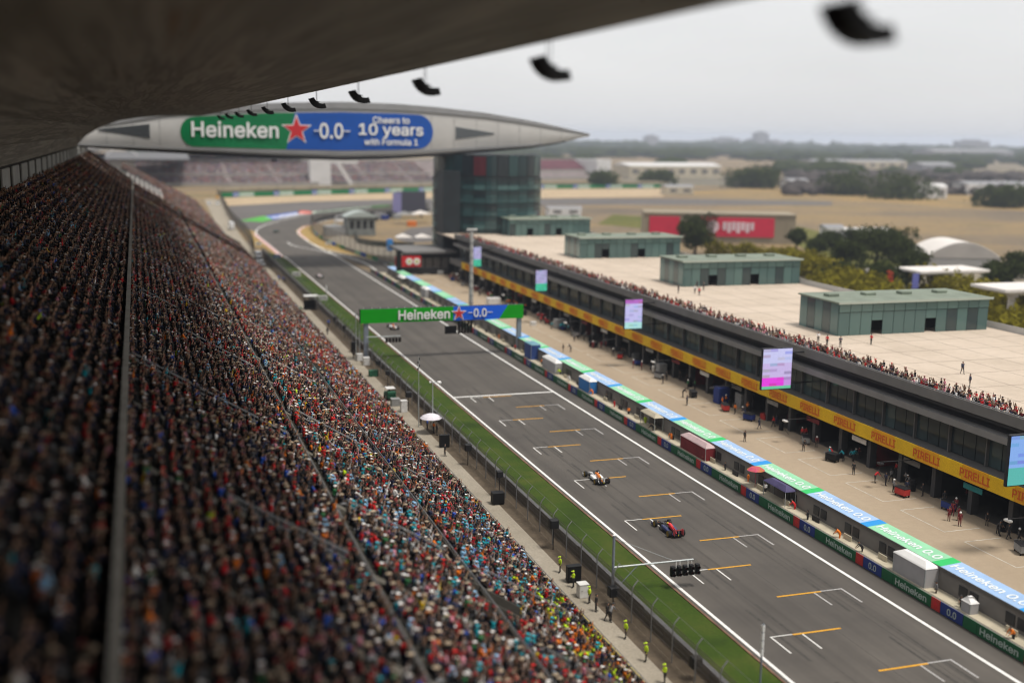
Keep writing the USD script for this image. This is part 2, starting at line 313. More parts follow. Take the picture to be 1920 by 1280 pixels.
# kerbs: alternate red and white blocks
def kerb(pts, w, n, side, label):
    p = np.asarray(pts, float)[:, :2]; L = np.r_[0, np.cumsum(np.linalg.norm(np.diff(p, axis=0), axis=1))]
    t = np.linspace(0, L[-1], n+1); q = np.column_stack([np.interp(t, L, p[:, 0]), np.interp(t, L, p[:, 1])])
    k = thing('kerb', label, 'kerb')
    for i in range(n):
        a, b = q[i], q[i+1]; d = (b-a)/np.linalg.norm(b-a); nn = np.array([-d[1], d[0]])*side*w
        part(k, 'kerb_block', MB().hexa([tuple(a), tuple(b-d*.02), tuple(b-d*.02+nn), tuple(a+nn)][::1 if side > 0 else -1], -0.01, 0.07), M['kerbred'] if i % 2 else M['white'])
    return k
M['kerbred'] = pm('kerb_red', (.42, .06, .045), 0.6, 0.2, 2)
M['kerbpale'] = pm('kerb_pale_red', (.17, .095, .06), 0.7, 0.4, 0.6)
kerb(TL[:5][::-1], 1.5, 44, -1, 'red and white striped kerb on the outside entry to the corner')
kerb(TR[2:8], 1.0, 26, -1, 'short red and white kerb round the ochre apex of the corner')
single('kerb', MB().box(47.68, 47.88, 30, 398, -0.01, 0.05), M['kerbpale'], 'long thin faded red kerb between grass strip and white edge line', 'kerb')
# painted run-off patches in the corner
Z = 0.012
for poly, col in (([(449, 414), (493, 405.3), (498, 405.5), (512, 411.5), (493, 416)], (.06, .33, .04)),
                  ([(498, 405.3), (556, 397.2), (562, 396), (560, 402.5), (512, 411.4)], (.02, .09, .42)),
                  ([(556, 397.2), (566, 394.6), (587, 397.5), (584, 400), (561, 402.2)], (.55, .11, .08)),
                  ([(585, 400), (587, 397.4), (640, 391), (694, 386.3), (698, 388.5), (640, 395)], (.58, .72, .58)),
                  ([(694, 386.3), (726, 384.5), (734, 387.2), (698, 388.8)], (.06, .40, .05))):
    ground('painted_run_off', px(*poly), Z, pm('run_off_paint_%d' % int(1000*col[0]+10*col[1]*10), col, 0.7, 0.1, 0.3))
a, b = G(513, 408.3), G(557, 400)
ex = (b-a)/np.linalg.norm(b-a); ey = np.array([-ex[1], ex[0], 0])
if ey[1] < 0: ey = -ey
single('painted_lettering', MB().text('Heineken', 9.5, (a+b)/2+[0, 0, Z+.01], ex, ey, 0.006, wide=np.linalg.norm(b-a)/9.5/5.3), M['linewhite'], kind='structure')

# ------------------------------------------------------------------ the grandstand
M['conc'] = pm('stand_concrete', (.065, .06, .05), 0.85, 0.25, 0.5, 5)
M['concd'] = pm('stand_concrete_dark', (.030, .028, .025), 0.85, 0.25, 0.5, 5)  # the stand concrete with the roof shade put into its colour
M['rail'] = pm('galvanised_rail', (.22, .22, .22), 0.5, 0.1, 2, metal=0.6)
M['slat'] = pm('back_wall_white', (.30, .30, .285), 0.7, 0.12, 0.3)
M['stairs'] = pm('stair_concrete', (.12, .11, .09), .85, .3, .6)
M['coping'] = pm('coping_concrete', (.34, .32, .28), .8, .2, .6)
M['opening'] = pm('dark_opening', (.02, .02, .02), 0.9)  # black that paints the shade inside the vomitory passages
M['bench'] = pm('bench_white', (.40, .37, .35), 0.6, 0.2, 1)
SL, TR_ = 0.611, 0.85
YA0, YA1 = -240.0, 430.0                                   # the roofed stand
def zlow(x): return 1.3+SL*(35.1-x)
def lower_rows(): return [(35.1-TR_*(k+0.5), 1.3+SL*TR_*k) for k in range(43)]
def upper_rows(): return [(-1.75-0.85*(k+0.5), 24.95+0.615*k) for k in range(16)]
def steps(rows, tread, y0, y1, base):
    x0 = rows[0][0]+tread/2; prof = [(x0, base)]
    for x, z in rows: prof += [(x+tread/2, z), (x-tread/2, z)]
    prof += [(rows[-1][0]-tread/2, base)]
    return prof
def extrude_y(prof, y0, y1):
    p, f = tri([(a, b) for a, b in prof]); n = len(p)
    v = np.vstack([np.column_stack([p[:, 0], np.full(n, y), p[:, 1]]) for y in (y0, y1)])
    side = np.array([(i, (i+1) % n, n+(i+1) % n, n+i) for i in range(n)])
    return v, np.vstack([f, f[:, ::-1]+n, side[:, [0, 2, 1]], side[:, [0, 3, 2]]])
stand = thing('grandstand', 'huge packed concrete grandstand under the dark roof along the left', 'grandstand')
part(stand, 'lower_terrace', MB().add(*extrude_y(steps(lower_rows(), TR_, 0, 0, -0.5), YA0, YA1)), M['conc'])
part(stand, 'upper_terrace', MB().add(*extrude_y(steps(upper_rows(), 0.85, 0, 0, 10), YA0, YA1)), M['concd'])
part(stand, 'parapet', MB().box(-1.46, -1.2, YA0, YA1-3, 22.0, 26.0), M['conc'])
part(stand, 'parapet_coping', MB().box(-1.52, -1.14, YA0, YA1-3, 26.0, 26.12), M['coping'])
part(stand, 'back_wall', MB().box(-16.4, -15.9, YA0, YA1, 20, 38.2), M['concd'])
part(stand, 'front_wall', MB().box(35.1, 35.3, YA0, YA1, 0, 2.0), M['conc'])
part(stand, 'end_wall', MB().add(*extrude_y([(35.2, -0.4), (35.2, 2.9), (-1.3, 24.4), (-15.8, 35.5), (-15.8, -0.4)], YA1, YA1+0.5)), M['conc'])
for i in range(51):
    y = -232+i*13.0
    part(stand, 'back_panel', MB().bbox((-15.7, y, 36.2), (0.3, 9.0, 3.3), 0.08), M['slat'])
for xr, w in ((12.9, 0.22), (23.4, 0.2)):
    z = zlow(xr)
    part(stand, 'cross_wall', MB().box(xr-w/2, xr+w/2, YA0, YA1-2, z-0.6, z+0.72), M['conc'])
    m = MB().tube([(xr, YA0, z+1.05), (xr, YA1-2, z+1.05)], 0.05, 6).tube([(xr, YA0, z+.88), (xr, YA1-2, z+.88)], 0.03, 5)
    for y in np.arange(YA0, YA1-2, 3.0): m.tube([(xr, y, z+0.6), (xr, y, z+1.05)], 0.03, 4)
    part(stand, 'cross_rail', m, M['rail'])
m = MB().tube([(35.2, YA0, 2.3), (35.2, YA1, 2.3)], 0.04, 6)
for y in np.arange(YA0, YA1, 2.5): m.tube([(35.2, y, 1.9), (35.2, y, 2.3)], 0.03, 4)
part(stand, 'front_rail', m, M['rail'])
M['bannerblue'] = pm('rail_banner_blue', (.035, .05, .17), 0.6, 0.3, 0.4)
part(stand, 'rail_banner', MB().box(13.05, 13.09, 36, 86, zlow(13)+.05, zlow(13)+.7), M['bannerblue'])
part(stand, 'rail_banner', MB().box(35.32, 35.36, 60, 92, 1.2, 1.98), pm('rail_banner_yellow', (.55, .42, .03), 0.6, 0.2, 1))
AISLES = [y for y in np.arange(8, 420, 15.5)]
for y in AISLES:                                          # stair flights, paler than the seat steps
    part(stand, 'stair_flight', MB().add(*extrude_y([(35.0, 1.2), (35.0, 1.45), (-.9, zlow(-.9)+.15), (-.9, zlow(-.9)-.3)], y-.85, y+.35)), M['stairs'])
VOM = [77.0, 168.0, 259.0]
for i, y in enumerate(AISLES):
    if y < 62: continue
    for x0, x1 in (((4.5, 12.0) if i % 2 == 0 else (14.5, 22.5)), ((-1, 4) if i % 3 == 0 else (25.5, 33.5))):
        m = MB()
        for dy in (-0.55, 0.0):
            for dz in (0.95, 0.5): m.tube([(x0, y+dy, zlow(x0)+dz), (x1, y+dy, zlow(x1)+dz)], 0.035, 5)
            for x in np.linspace(x0, x1, 6): m.tube([(x, y+dy, zlow(x)-.3), (x, y+dy, zlow(x)+.95)], 0.03, 4)
        part(stand, 'stair_handrail', m, M['rail'])
for y in VOM:
    z = zlow(22.4)
    for dy in (-1.75, 1.55):
        part(stand, 'vomitory_wall', MB().add(*extrude_y([(22.4, z-.6), (26.6, zlow(26.6)-.6), (26.6, zlow(26.6)+.85), (22.4, z+.95)], y+dy, y+dy+.2)), M['conc'])
    part(stand, 'vomitory_wall', MB().box(22.2, 22.4, y-1.75, y+1.75, z-1, z+1.0), M['conc'])
    part(stand, 'vomitory_landing', MB().box(22.4, 26.6, y-1.55, y+1.55, zlow(26.6)-.6, zlow(26.6)-.02), M['conc'])
    part(stand, 'vomitory_opening', MB().box(22.41, 22.46, y-1.2, y+1.2, zlow(26.6), z+.5), M['opening'])  # a dark sheet on the wall, painted shade for the passage

# the second, open stand beyond
YB0, YB1 = 452.0, 700.0
stand2 = thing('grandstand', 'open sunlit grandstand beyond the end of the roofed one', 'grandstand')
rows2 = [(32.6-1.0*(k+.5), 2.0+0.55*k) for k in range(40)]
part(stand2, 'terrace', MB().add(*extrude_y(steps(rows2, 1.0, 0, 0, -.5), YB0, YB1)), M['conc'])
part(stand2, 'side_wall', MB().add(*extrude_y([(33, -.4), (33, 3), (-7, 25.5), (-7, -.4)], YB0-.5, YB0)), M['conc'])
for k in range(22, 38, 2):
    x, z = rows2[k]
    part(stand2, 'empty_bench', MB().box(x-.2, x+.35, 505, 600, z+.3, z+.5), M['bench'])
ramp = single('stair_ramp', MB().hexa([(33, YA1+.7), (33, YB0-1), (-6, YB0-1), (-6, YA1+.7)], -0.3, 0.0), M['conc'], 'grey stair ramp in the gap between the two grandstands', 'ramp')
pts = np.array(ramp.GetAttribute('points').Get()); pts[pts[:, 0] < 0, 2] += 21.0; pts[pts[:, 0] > 0, 2] += .6; ramp.GetAttribute('points').Set(Vt.Vec3fArray.FromNumpy(pts.astype(np.float32)))

# the roof over the stand
roof = thing('grandstand_roof', 'dark curved roof hanging over the grandstand across the top left', 'roof')
prof = np.array([(-15.9, 38.1), (-13.2, 41.0), (-9, 43.6), (-4, 45.4), (1, 46.3), (7, 46.9), (13, 47.15), (18.0, 47.02)])
top = prof[::-1]+[0, 0.9]
M['roof'] = usdkit.material(stage, '/World/Looks/roof_lining', {
    'g': ('geometry', {}), 'mp': ('mapping', {'scale': (0.30, 0.010, 0.2)}), 'n': ('noise_texture', {'scale': 1.6, 'detail': 5, 'roughness': 0.62, 'distortion': 0.25}),
    'r': ('rgb_ramp', {'ramp': [(0.30, (.11, .10, .085)), (0.42, (.27, .25, .215)), (0.52, (.15, .137, .117)), (0.60, (.30, .277, .24)), (0.69, (.19, .165, .13)), (0.72, (.22, .085, .03)), (0.75, (.20, .18, .15))]}), 'p': ('principled_bsdf', {'roughness': 0.6, 'specular_ior_level': 0.3})},
    [('g.position', 'mp.vector'), ('mp.vector', 'n.vector'), ('n.fac', 'r.fac'), ('r.color', 'p.base_color')], surface='p.BSDF')
for y0 in [-250+20.0*i for i in range(30)]+[390.0, 410.0]:  # the last two bays, unseen behind the bridge, are added to shade the stand
    part(roof, 'roof_panel', MB().add(*extrude_y([tuple(q) for q in np.vstack([prof, top])], y0+.02, y0+19.98)), M['roof'])
part(roof, 'edge_gutter', MB().tube([(18.0, -250, 47.5), (18.0, 350, 47.5)], 0.25, 8), M['roof'], True)
# ------------------------------------------------------------------ people
def cap(a, ra, b, rb, n=8):
    s = [m3.Manifold.sphere(r, n).translate(list(map(float, p))) for p, r in ((a, ra), (b, rb))]
    return m3.Manifold.batch_hull(s)
def figure(J, fine=10, fingers=False):
    """one continuous body from joints: (vertices, faces, zone of each vertex)"""
    B = []
    def b(p, q, rp, rq, zone): B.append((np.array(J[p], float), np.array(J[q], float), rp, rq, zone))
    b('pel', 'waist', .145, .125, 'leg'); b('waist', 'chest', .13, .15, 'top'); b('hipl', 'hipr', .105, .105, 'leg')
    b('shl', 'shr', .075, .075, 'top'); b('chest', 'neck', .13, .055, 'top'); b('neck', 'jaw', .055, .06, 'skin'); b('jaw', 'head', .072, .102, 'skin')
    fwd = np.array(J['fwd'], float)
    J['nose0'] = np.array(J['head'])+fwd*.095-[0, 0, .02]; J['nose1'] = np.array(J['head'])+fwd*.112-[0, 0, .04]; b('nose0', 'nose1', .012, .016, 'skin')
    side = np.array([-fwd[1], fwd[0], 0])
    for e, k in ((1, 'l'), (-1, 'r')):
        J['ear'+k] = np.array(J['head'])+side*e*.1; b('ear'+k, 'ear'+k, .022, .022, 'skin')
        b('sh'+k, 'el'+k, .058, .044, 'top'); b('el'+k, 'wr'+k, .042, .030, 'fore')
        w, el = np.array(J['wr'+k], float), np.array(J['el'+k], float); d = (w-el)/np.linalg.norm(w-el)
        J['pm'+k] = w+d*.08; b('wr'+k, 'pm'+k, .03, .036, 'skin')
        if fingers:
            for q in range(4):
                s0 = w+d*.10+side*(q-1.5)*.017; J[f'f{q}{k}'] = s0; J[f'g{q}{k}'] = s0+d*(.06-.006*abs(q-1.4))+np.array([0, 0, -.012]); b(f'f{q}{k}', f'g{q}{k}', .009, .008, 'skin')
            J['t0'+k] = w+d*.04+fwd*.03; J['t1'+k] = w+d*.085+fwd*.055; b('t0'+k, 't1'+k, .011, .009, 'skin')
        b('hip'+k, 'kn'+k, .092, .062, 'leg'); b('kn'+k, 'an'+k, .060, .042, 'leg'); b('an'+k, 'toe'+k, .048, .04, 'shoe')
    body = m3.Manifold.batch_boolean([cap(p, rp, q, rq, fine) if np.linalg.norm(p-q) > 1e-6 else m3.Manifold.sphere(rp, 6).translate(list(map(float, p))) for p, q, rp, rq, z in B], m3.OpType.Add)
    me = body.to_mesh(); tm = trimesh.Trimesh(me.vert_properties[:, :3], me.tri_verts, process=False)
    if not fingers: tm = trimesh.Trimesh(*[np.asarray(q) for q in (tm.vertices, tm.faces)])
    v = np.asarray(tm.vertices); best = np.full(len(v), 9.0); zone = np.zeros(len(v), int); Z = ['skin', 'top', 'fore', 'leg', 'shoe']
    for p, q, rp, rq, z in B:
        d = q-p; L = max(d @ d, 1e-9); t = np.clip((v-p) @ d/L, 0, 1); e = np.linalg.norm(v-p-t[:, None]*d, axis=1)-(rp+(rq-rp)*t)
        k = e < best; best[k] = e[k]; zone[k] = Z.index(z)
    return v, np.asarray(tm.faces), zone
def joints(kind, k=0):
    r = random.Random(100+k)
    j = lambda s: r.uniform(-s, s)
    if kind == 'sit':
        J = dict(pel=(0, 0, .50), waist=(.02, 0, .66), chest=(.03+j(.04), j(.02), .86), hipl=(.02, .09, .48), hipr=(.02, -.09, .48), shl=(.02, .17, .97), shr=(.02, -.17, .97), neck=(.05, j(.02), 1.06), jaw=(.09, j(.02), 1.12), head=(.075, j(.03), 1.21),
                 knl=(.42, .12, .50), knr=(.42, -.12, .50), anl=(.40+j(.06), .12, .07), anr=(.40+j(.06), -.12, .07), fwd=(1, 0, 0))
        if k == 0: arms = dict(ell=(.16, .22, .72), elr=(.16, -.22, .72), wrl=(.33, .10, .62), wrr=(.33, -.10, .62))
        elif k == 4: arms = dict(ell=(.14, .24, 1.12), elr=(.14, -.24, 1.12), wrl=(.22, .16, 1.38), wrr=(.22, -.16, 1.38))
        elif k == 5: arms = dict(ell=(.10, .25, .76), elr=(.12, -.26, 1.10), wrl=(.30, .14, .64), wrr=(.16, -.26, 1.40))
        elif k % 4 == 1: arms = dict(ell=(.24, .22, .86), elr=(.24, -.22, .86), wrl=(.30, .07, 1.10), wrr=(.30, -.07, 1.10))
        elif k % 4 == 2: arms = dict(ell=(.12, .24, .74), elr=(.26, -.18, .92), wrl=(.36, .13, .66), wrr=(.22, -.06, 1.16))
        else: arms = dict(ell=(.05, .25, .74), elr=(.05, -.25, .74), wrl=(.28, .16, .60), wrr=(.28, -.16, .60))
    else:
        s = {'stand': .06, 'walk': .26}.get(kind, .06); lean = {'bend': .3}.get(kind, 0)
        J = dict(pel=(0, 0, .95), waist=(.02, 0, 1.08), chest=(.02+lean*.6, 0, 1.27), hipl=(0, .085, .93), hipr=(0, -.085, .93), shl=(lean, .18, 1.40), shr=(lean, -.18, 1.40), neck=(.02+lean*1.1, 0, 1.48), jaw=(.05+lean*1.2, 0, 1.54), head=(.035+lean*1.25, 0, 1.63),
                 knl=(s*.7, .10, .50), knr=(-s*.3, -.10, .50), anl=(s, .11, .08), anr=(-s, -.11, .08), fwd=(1, 0, 0))
        if kind == 'bend': arms = dict(ell=(.45, .22, 1.18), elr=(.45, -.22, 1.18), wrl=(.62, .15, 1.02), wrr=(.62, -.15, 1.02))
        elif kind == 'fold': arms = dict(ell=(.08, .24, 1.14), elr=(.08, -.24, 1.14), wrl=(.22, .04, 1.18), wrr=(.22, -.02, 1.12))
        else: arms = dict(ell=(-.04+s*-.4, .25, 1.13), elr=(-.02+s*.4, -.25, 1.13), wrl=(.06-s*.5, .24, .90), wrr=(.06+s*.6, -.24, .90))
    J.update(arms); J['toel'] = (J['anl'][0]+.15, J['anl'][1]+.02, J['anl'][2]-.03); J['toer'] = (J['anr'][0]+.15, J['anr'][1]-.02, J['anr'][2]-.03)
    return J
SKIN = [(.38, .22, .145), (.31, .175, .11), (.26, .14, .08)]
COL = {'black': (.012, .012, .014), 'navy': (.018, .025, .06), 'red': (.52, .010, .014), 'white': (.72, .71, .69), 'grey': (.16, .16, .165), 'orange': (.72, .17, .005), 'teal': (.01, .34, .42), 'blue': (.02, .09, .46),
       'pink': (.55, .22, .28), 'yellow': (.68, .46, .01), 'lime': (.46, .66, .01), 'green': (.03, .17, .06), 'dark red': (.16, .012, .018), 'beige': (.34, .27, .19), 'sky blue': (.22, .42, .62), 'brown': (.09, .055, .035)}
HAIR = (.012, .010, .009)
def shell_cap(J, kind):
    """hair, or a cap with a peak, or a wide hat, set on the head"""
    mb = MB(); h = np.array(J['head'], float); f = np.array(J['fwd'], float)
    m = trimesh.creation.icosphere(2, 1.0); v = np.array(m.vertices)
    if kind == 'hair':
        w = v*np.array([.108, .108, .112])+[-.012, 0, .012]; w[:, 2] = np.where((v[:, 0] > .25) & (v[:, 2] < .45), np.maximum(w[:, 2], .05), w[:, 2]); w[:, 0] = np.minimum(w[:, 0], .088)
        mb.add(h+w, m.faces)
    else:
        w = v*np.array([.115, .112, .10]); w[:, 2] = np.maximum(w[:, 2], .0)+.025; mb.add(h+w, m.faces)
        if kind == 'cap': mb.prism([(.07, -.085), (.19, -.06), (.215, 0), (.19, .06), (.07, .085)], .025, .04); mb.v[-1] += h
        else: mb.revolve([(.10, .03), (.20, .02), (.205, .03), (.10, .045)], 14, h)
    return mb
def paint_body(zone, top, leg, skin, sleeve=False, shoe=(.02, .02, .02)):
    pal = np.array([skin, top, top if sleeve else skin, leg, shoe]); return pal[zone]
_shape = {k: figure(joints('sit', k), 7) for k in range(6)}
def spectator_mesh(k, top, leg, skin, hat, hatcol, sleeve):
    v, f, z = _shape[k]; mb = MB().add(v, f); mb.c = [paint_body(z, top, leg, skin, sleeve)]
    hm = MB(); hm.add(*shell_cap(joints('sit', k) if k not in _J else _J[k], hat).out(), c=hatcol)
    return mb, hm
_J = {k: joints('sit', k) for k in range(6)}
# the kinds of spectator: shirt, hat
kinds = []
for n, top in enumerate(['black']*5+['navy']*3+['red']*5+['white']*4+['grey']*3+['orange']*3+['teal']*3+['blue']*2+['pink']*2+['yellow']*2+['dark red']*3+['beige']*2+['green', 'sky blue', 'lime', 'brown', 'brown', 'lime']):
    hat, hc = [('hair', 'black'), ('cap', 'black'), ('cap', 'white'), ('hair', 'black'), ('cap', 'dark red'), ('hair', 'black'), ('cap', top), ('hair', 'black'), ('hat', 'beige')][(n*4+n//5) % 9]
    kinds.append(dict(k=(n*7+n//6) % 6, top=top, leg=['black', 'navy', 'black', 'navy', 'grey', 'black'][n*5 % 6], hat=hat, hc=hc, skin=SKIN[n % 3], sleeve=n % 5 < 4))
for q, d in enumerate(kinds):
    d['mb'], d['hm'] = spectator_mesh(d['k'], COL[d['top']], COL[d['leg']], d['skin'], d['hat'], HAIR if d['hat'] == 'hair' else COL[d['hc']], d['sleeve'])
    c = stage.CreateClassPrim('/World/spectator_kind_%03d' % q)
    x = UsdGeom.Xform.Define(stage, c.GetPath()); c = x.GetPrim(); c.SetSpecifier(Sdf.SpecifierClass)
    mesh_at(f'{c.GetPath()}/body', d['mb'], M['vcol'], True); mesh_at(f"{c.GetPath()}/{'hair' if d['hat'] == 'hair' else d['hat']}", d['hm'], M['vcol'], True)
BYTOP = {}
for q, d in enumerate(kinds): BYTOP.setdefault(d['top'], []).append(q)
TOPS = list(BYTOP)
def palette(x, y):
    """shirts differ from block to block, as team colours do; darker under the roof to paint its shade"""
    w = dict(black=9.5, navy=3.0, red=1.8, white=1.9, grey=1.2, orange=.7, teal=.5, blue=.7, pink=.7, yellow=.3, beige=.8, brown=1.2, green=.3, lime=.12); w['dark red'] = 1.0; w['sky blue'] = .4
    n = math.sin(x*.23+y*.11)+math.sin(y*.063+2+x*.4)
    if x > 25 and 140 < y < 225: w['red'] += 3.2; w['orange'] += 2.6; w['black'] -= 2; w['pink'] += 1; w['yellow'] += .6
    if x > 29 and y < 92: w['orange'] += 6.0*(1.3-abs(y-78)/25); w['lime'] += 5.5 if 72 < y < 90 else .6; w['yellow'] += 2.2; w['black'] *= .6
    if x > 16 and 84 < y < 112: w['teal'] += 1.7; w['sky blue'] += 1.2; w['white'] += 1
    if 14 < x < 30 and 66 < y < 86: w['teal'] += 1.0; w['white'] += 1.2
    if 10 < x < 25 and y < 75: w['red'] += 1.0; w['teal'] += .4; w['white'] += .6
    if n > .9: w['red'] += 1.5
    if x < 12: w['black'] += 9.0; w['navy'] += 3.5; w['brown'] += 1; w['dark red'] += 1; w['white'] *= .7; w['beige'] = .4; w['grey'] = .7  # more black and navy puts the roof shade into the shirts
    if x < -1.5: w['black'] += 30; w['navy'] += 12; w['brown'] += 4; w['beige'] = .3  # upper tier darker still, its shade painted as dark clothing
    p = np.maximum(np.array([w[t] for t in TOPS]), 0.02); return p/p.sum()
seats = []
def fill(rows, y0, y1, pitch, occ, aisles=(), skip=lambda x, y: False, deep=0.05):
    for x, z in rows:
        y = y0+rnd.random()*pitch
        while y < y1:
            y += pitch*rnd.uniform(.9, 1.15)
            if rnd.random() > occ-.5*max(0, math.sin(x*.55+y*.17)+math.sin(y*.31+x)-1.45) or any(abs(y-a+.28) < .62 for a in aisles) or skip(x, y): continue
            seats.append((x-.12+rnd.gauss(0, .11), y, z+rnd.gauss(0, .05)))
lo = [(x, z) for x, z in lower_rows() if abs(x-.4-12.9) > .55 and abs(x-.4-23.4) > .55]
fill(lo, 18, YA1-1, .54, .94, AISLES, lambda x, y: 22 < x < 26.9 and any(abs(y-v) < 1.9 for v in VOM))
fill(upper_rows(), 22, YA1-1, .54, .88, AISLES)
fill(rows2, YB0+1, YB1, .62, .92, [470, 500, 530, 560, 590, 620, 650, 680], lambda x, y: x < 11 and 503 < y < 602)
S = np.array(seats); sx, sy, sw = proj(S+[0, 0, .8])
keep = (sx > -150) & (sx < 2050) & (sy > -100) & (sy < 1420) & (sw > 2); S, sw, sx, sy = S[keep], sw[keep], sx[keep], sy[keep]
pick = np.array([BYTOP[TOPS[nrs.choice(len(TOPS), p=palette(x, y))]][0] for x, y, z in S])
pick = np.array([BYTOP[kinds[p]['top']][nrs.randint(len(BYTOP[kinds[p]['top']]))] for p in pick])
inside = (sx > 0) & (sx < 1920) & (sy > 0) & (sy < 1290)
near = np.argsort(np.where(inside, sw, 1e9))[:300]; single_out = np.zeros(len(S), bool); single_out[near] = True
yaw = nrs.uniform(-.35, .35, len(S)); size = nrs.uniform(.92, 1.08, len(S))
stand_up = nrs.rand(len(S)) < .09
for i in near:
    x, y, z = S[i]; d = kinds[pick[i]]
    where = 'in the dark upper tier left of the long concrete parapet' if x < -1.5 else ('in the rows just below the long concrete parapet' if x < 5 else ('in the dim middle rows of the lower tier above the first long cross wall' if x < 12.9 else 'in the rows between the two long cross walls'))
    hat = {'hair': 'dark hair', 'cap': f"{d['hc']} cap", 'hat': 'straw hat'}[d['hat']]
    where = 'upper tier' if x < -1.5 else 'below parapet' if x < 5 else 'above cross wall' if x < 12.9 else 'below cross wall'
    col_ = ['leftmost', 'left', 'middle', 'right'][min(3, int(sx[i]/230))]; row_ = 'nearest' if sy[i] > 1210 else 'near' if sy[i] > 1120 else 'farther' if sy[i] > 1010 else 'farthest'
    lab = f"seated spectator in {d['top']} top, {hat}, {where}, {col_} block, {row_} row"
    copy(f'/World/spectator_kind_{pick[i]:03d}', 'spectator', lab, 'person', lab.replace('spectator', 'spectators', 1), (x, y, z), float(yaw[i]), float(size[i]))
def crowd(name, label, P, which, yw, sc, protos, group=None):
    pi = UsdGeom.PointInstancer.Define(stage, '/World/'+name); used = sorted(set(which)); T = []
    for n, q in enumerate(used):
        mb = MB(); mb.add(*protos[q]['mb'].out()); mb.add(*protos[q]['hm'].out()); mb.c = [np.vstack(protos[q]['mb'].c), np.vstack(protos[q]['hm'].c)]
        mesh_at(f'/World/{name}/spectator_{n:03d}', mb, M['vcol'], True); T.append(f'/World/{name}/spectator_{n:03d}')
    pi.CreatePrototypesRel().SetTargets(T); idx = {q: n for n, q in enumerate(used)}
    pi.CreatePositionsAttr(Vt.Vec3fArray.FromNumpy(np.asarray(P, np.float32))); pi.CreateProtoIndicesAttr(Vt.IntArray.FromNumpy(np.array([idx[q] for q in which], np.int32)))
    pi.CreateOrientationsAttr(Vt.QuathArray([Gf.Quath(math.cos(a/2), 0, 0, math.sin(a/2)) for a in yw]))
    pi.CreateScalesAttr(Vt.Vec3fArray.FromNumpy(np.repeat(np.asarray(sc, np.float32)[:, None], 3, 1)))
    tag(pi.GetPrim(), label, 'crowd', group, 'stuff'); return pi
rest = ~single_out
P = S[rest].copy(); P[stand_up[rest], 2] += .38
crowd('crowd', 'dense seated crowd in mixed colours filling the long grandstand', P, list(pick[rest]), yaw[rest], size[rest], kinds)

# people who stand about singly, each a thing with clothing parts
_pose = {}
def person(loc, rz, label, top='black', leg='black', hat='hair', hc='black', kind='stand', vest=None, group=None, headset=False, skin=0, helmet=None):
    if kind not in _pose: J = joints(kind); _pose[kind] = (figure(J, 10, True), J)
    (v, f, z), J = _pose[kind]
    p = thing('person', label, 'person', group, None, loc, rz)
    mb = MB().add(v, f); mb.c = [paint_body(z, COL[top], COL[leg], SKIN[skin % 3], True)]
    part(p, 'body', mb, M['col'], True)
    if helmet: part(p, 'helmet', MB().sphere(J['head'], .135, 2, COL[helmet]), M['col'], True)
    else: part(p, 'hair' if hat == 'hair' else hat, MB().add(*shell_cap(J, hat).out(), c=HAIR if hat == 'hair' else COL[hc]), M['col'], True)
    if vest:
        hull = m3.Manifold.batch_hull([m3.Manifold.sphere(r, 10).translate(list(map(float, J[k]))) for k, r in (('waist', .15), ('chest', .175), ('shl', .07), ('shr', .07))])
        me = hull.to_mesh(); part(p, 'vest', MB().add(me.vert_properties[:, :3], me.tri_verts, COL[vest]), M['col'], True)
    if headset: part(p, 'headset', MB().tube([np.array(J['head'])+[0, .12*math.cos(a), .12*math.sin(a)] for a in np.linspace(0, math.pi, 7)], .02, 5, (.03, .03, .03)), M['col'], True)
    return p
# ------------------------------------------------------------------ the winged bridge over the track and its tower
M['panelw'] = pm('pale_cladding', (.43, .42, .40), 0.55, 0.06, 0.15)
M['panelg'] = pm('grey_cladding', (.20, .20, .20), 0.6, 0.1, 0.2)
M['hgreen'] = pm('banner_green', (.003, .15, .05), 0.75, 0.08, 0.1)
M['hblue'] = pm('banner_blue', (.006, .07, .33), 0.75, 0.08, 0.1)
M['hred'] = pm('star_red', (.50, .025, .03), 0.5)
M['letter'] = pm('letter_white', (.72, .72, .70), 0.5)
M['dark'] = pm('dark_metal', (.018, .018, .02), 0.5, 0.2, 2)
M['black'] = pm('black_paint', (.010, .010, .011), 0.55)
M['steel'] = pm('blue_grey_steel', (.20, .225, .27), 0.45, 0.1, 0.6, metal=0.2)
M['steelw'] = pm('pale_steel', (.42, .45, .45), 0.4, 0.1, 0.6, metal=0.4)
XS = np.array([-36, -24, -6, 8, 22, 40, 61, 78, 91, 108, 123.5, 134, 142, 145.5])
ZT = np.array([41.0, 42.6, 45.2, 48.2, 49.6, 51.2, 52.0, 51.8, 51.1, 49.6, 47.5, 45.7, 44.2, 43.5])
ZB = np.array([39.0, 38.3, 37.2, 36.4, 35.9, 35.1, 34.65, 35.2, 36.1, 37.5, 38.9, 40.6, 42.4, 43.1])
def zt(x): return float(np.interp(x, XS, ZT))
def zb(x): return float(np.interp(x, XS, ZB))
def wing_y(x): return 360.0+4.5*((x-62)/(82 if x > 62 else 98))**2            # the front face bows back towards the tips
wing = thing('bridge_building', 'pale lens shaped building bridging the track high above, with a long advertising sign', 'building')
rings = []; gx = np.linspace(-35.5, 145, 64)
for x in gx:
    a, b = zb(x), zt(x); h = b-a; y = wing_y(x); dp = 34*max(.08, 1-((x-64)/(84 if x > 64 else 104))**2)
    rings.append([(x, y+1.2, a), (x, y, a+.10*h), (x, y-.1, a+.5*h), (x, y, b-.16*h), (x, y+.9, b-.04*h), (x, y+4, b), (x, y+dp*.6, b+.3), (x, y+dp, b-.3*h), (x, y+dp, a+.2*h), (x, y+dp*.5, a-.1)])
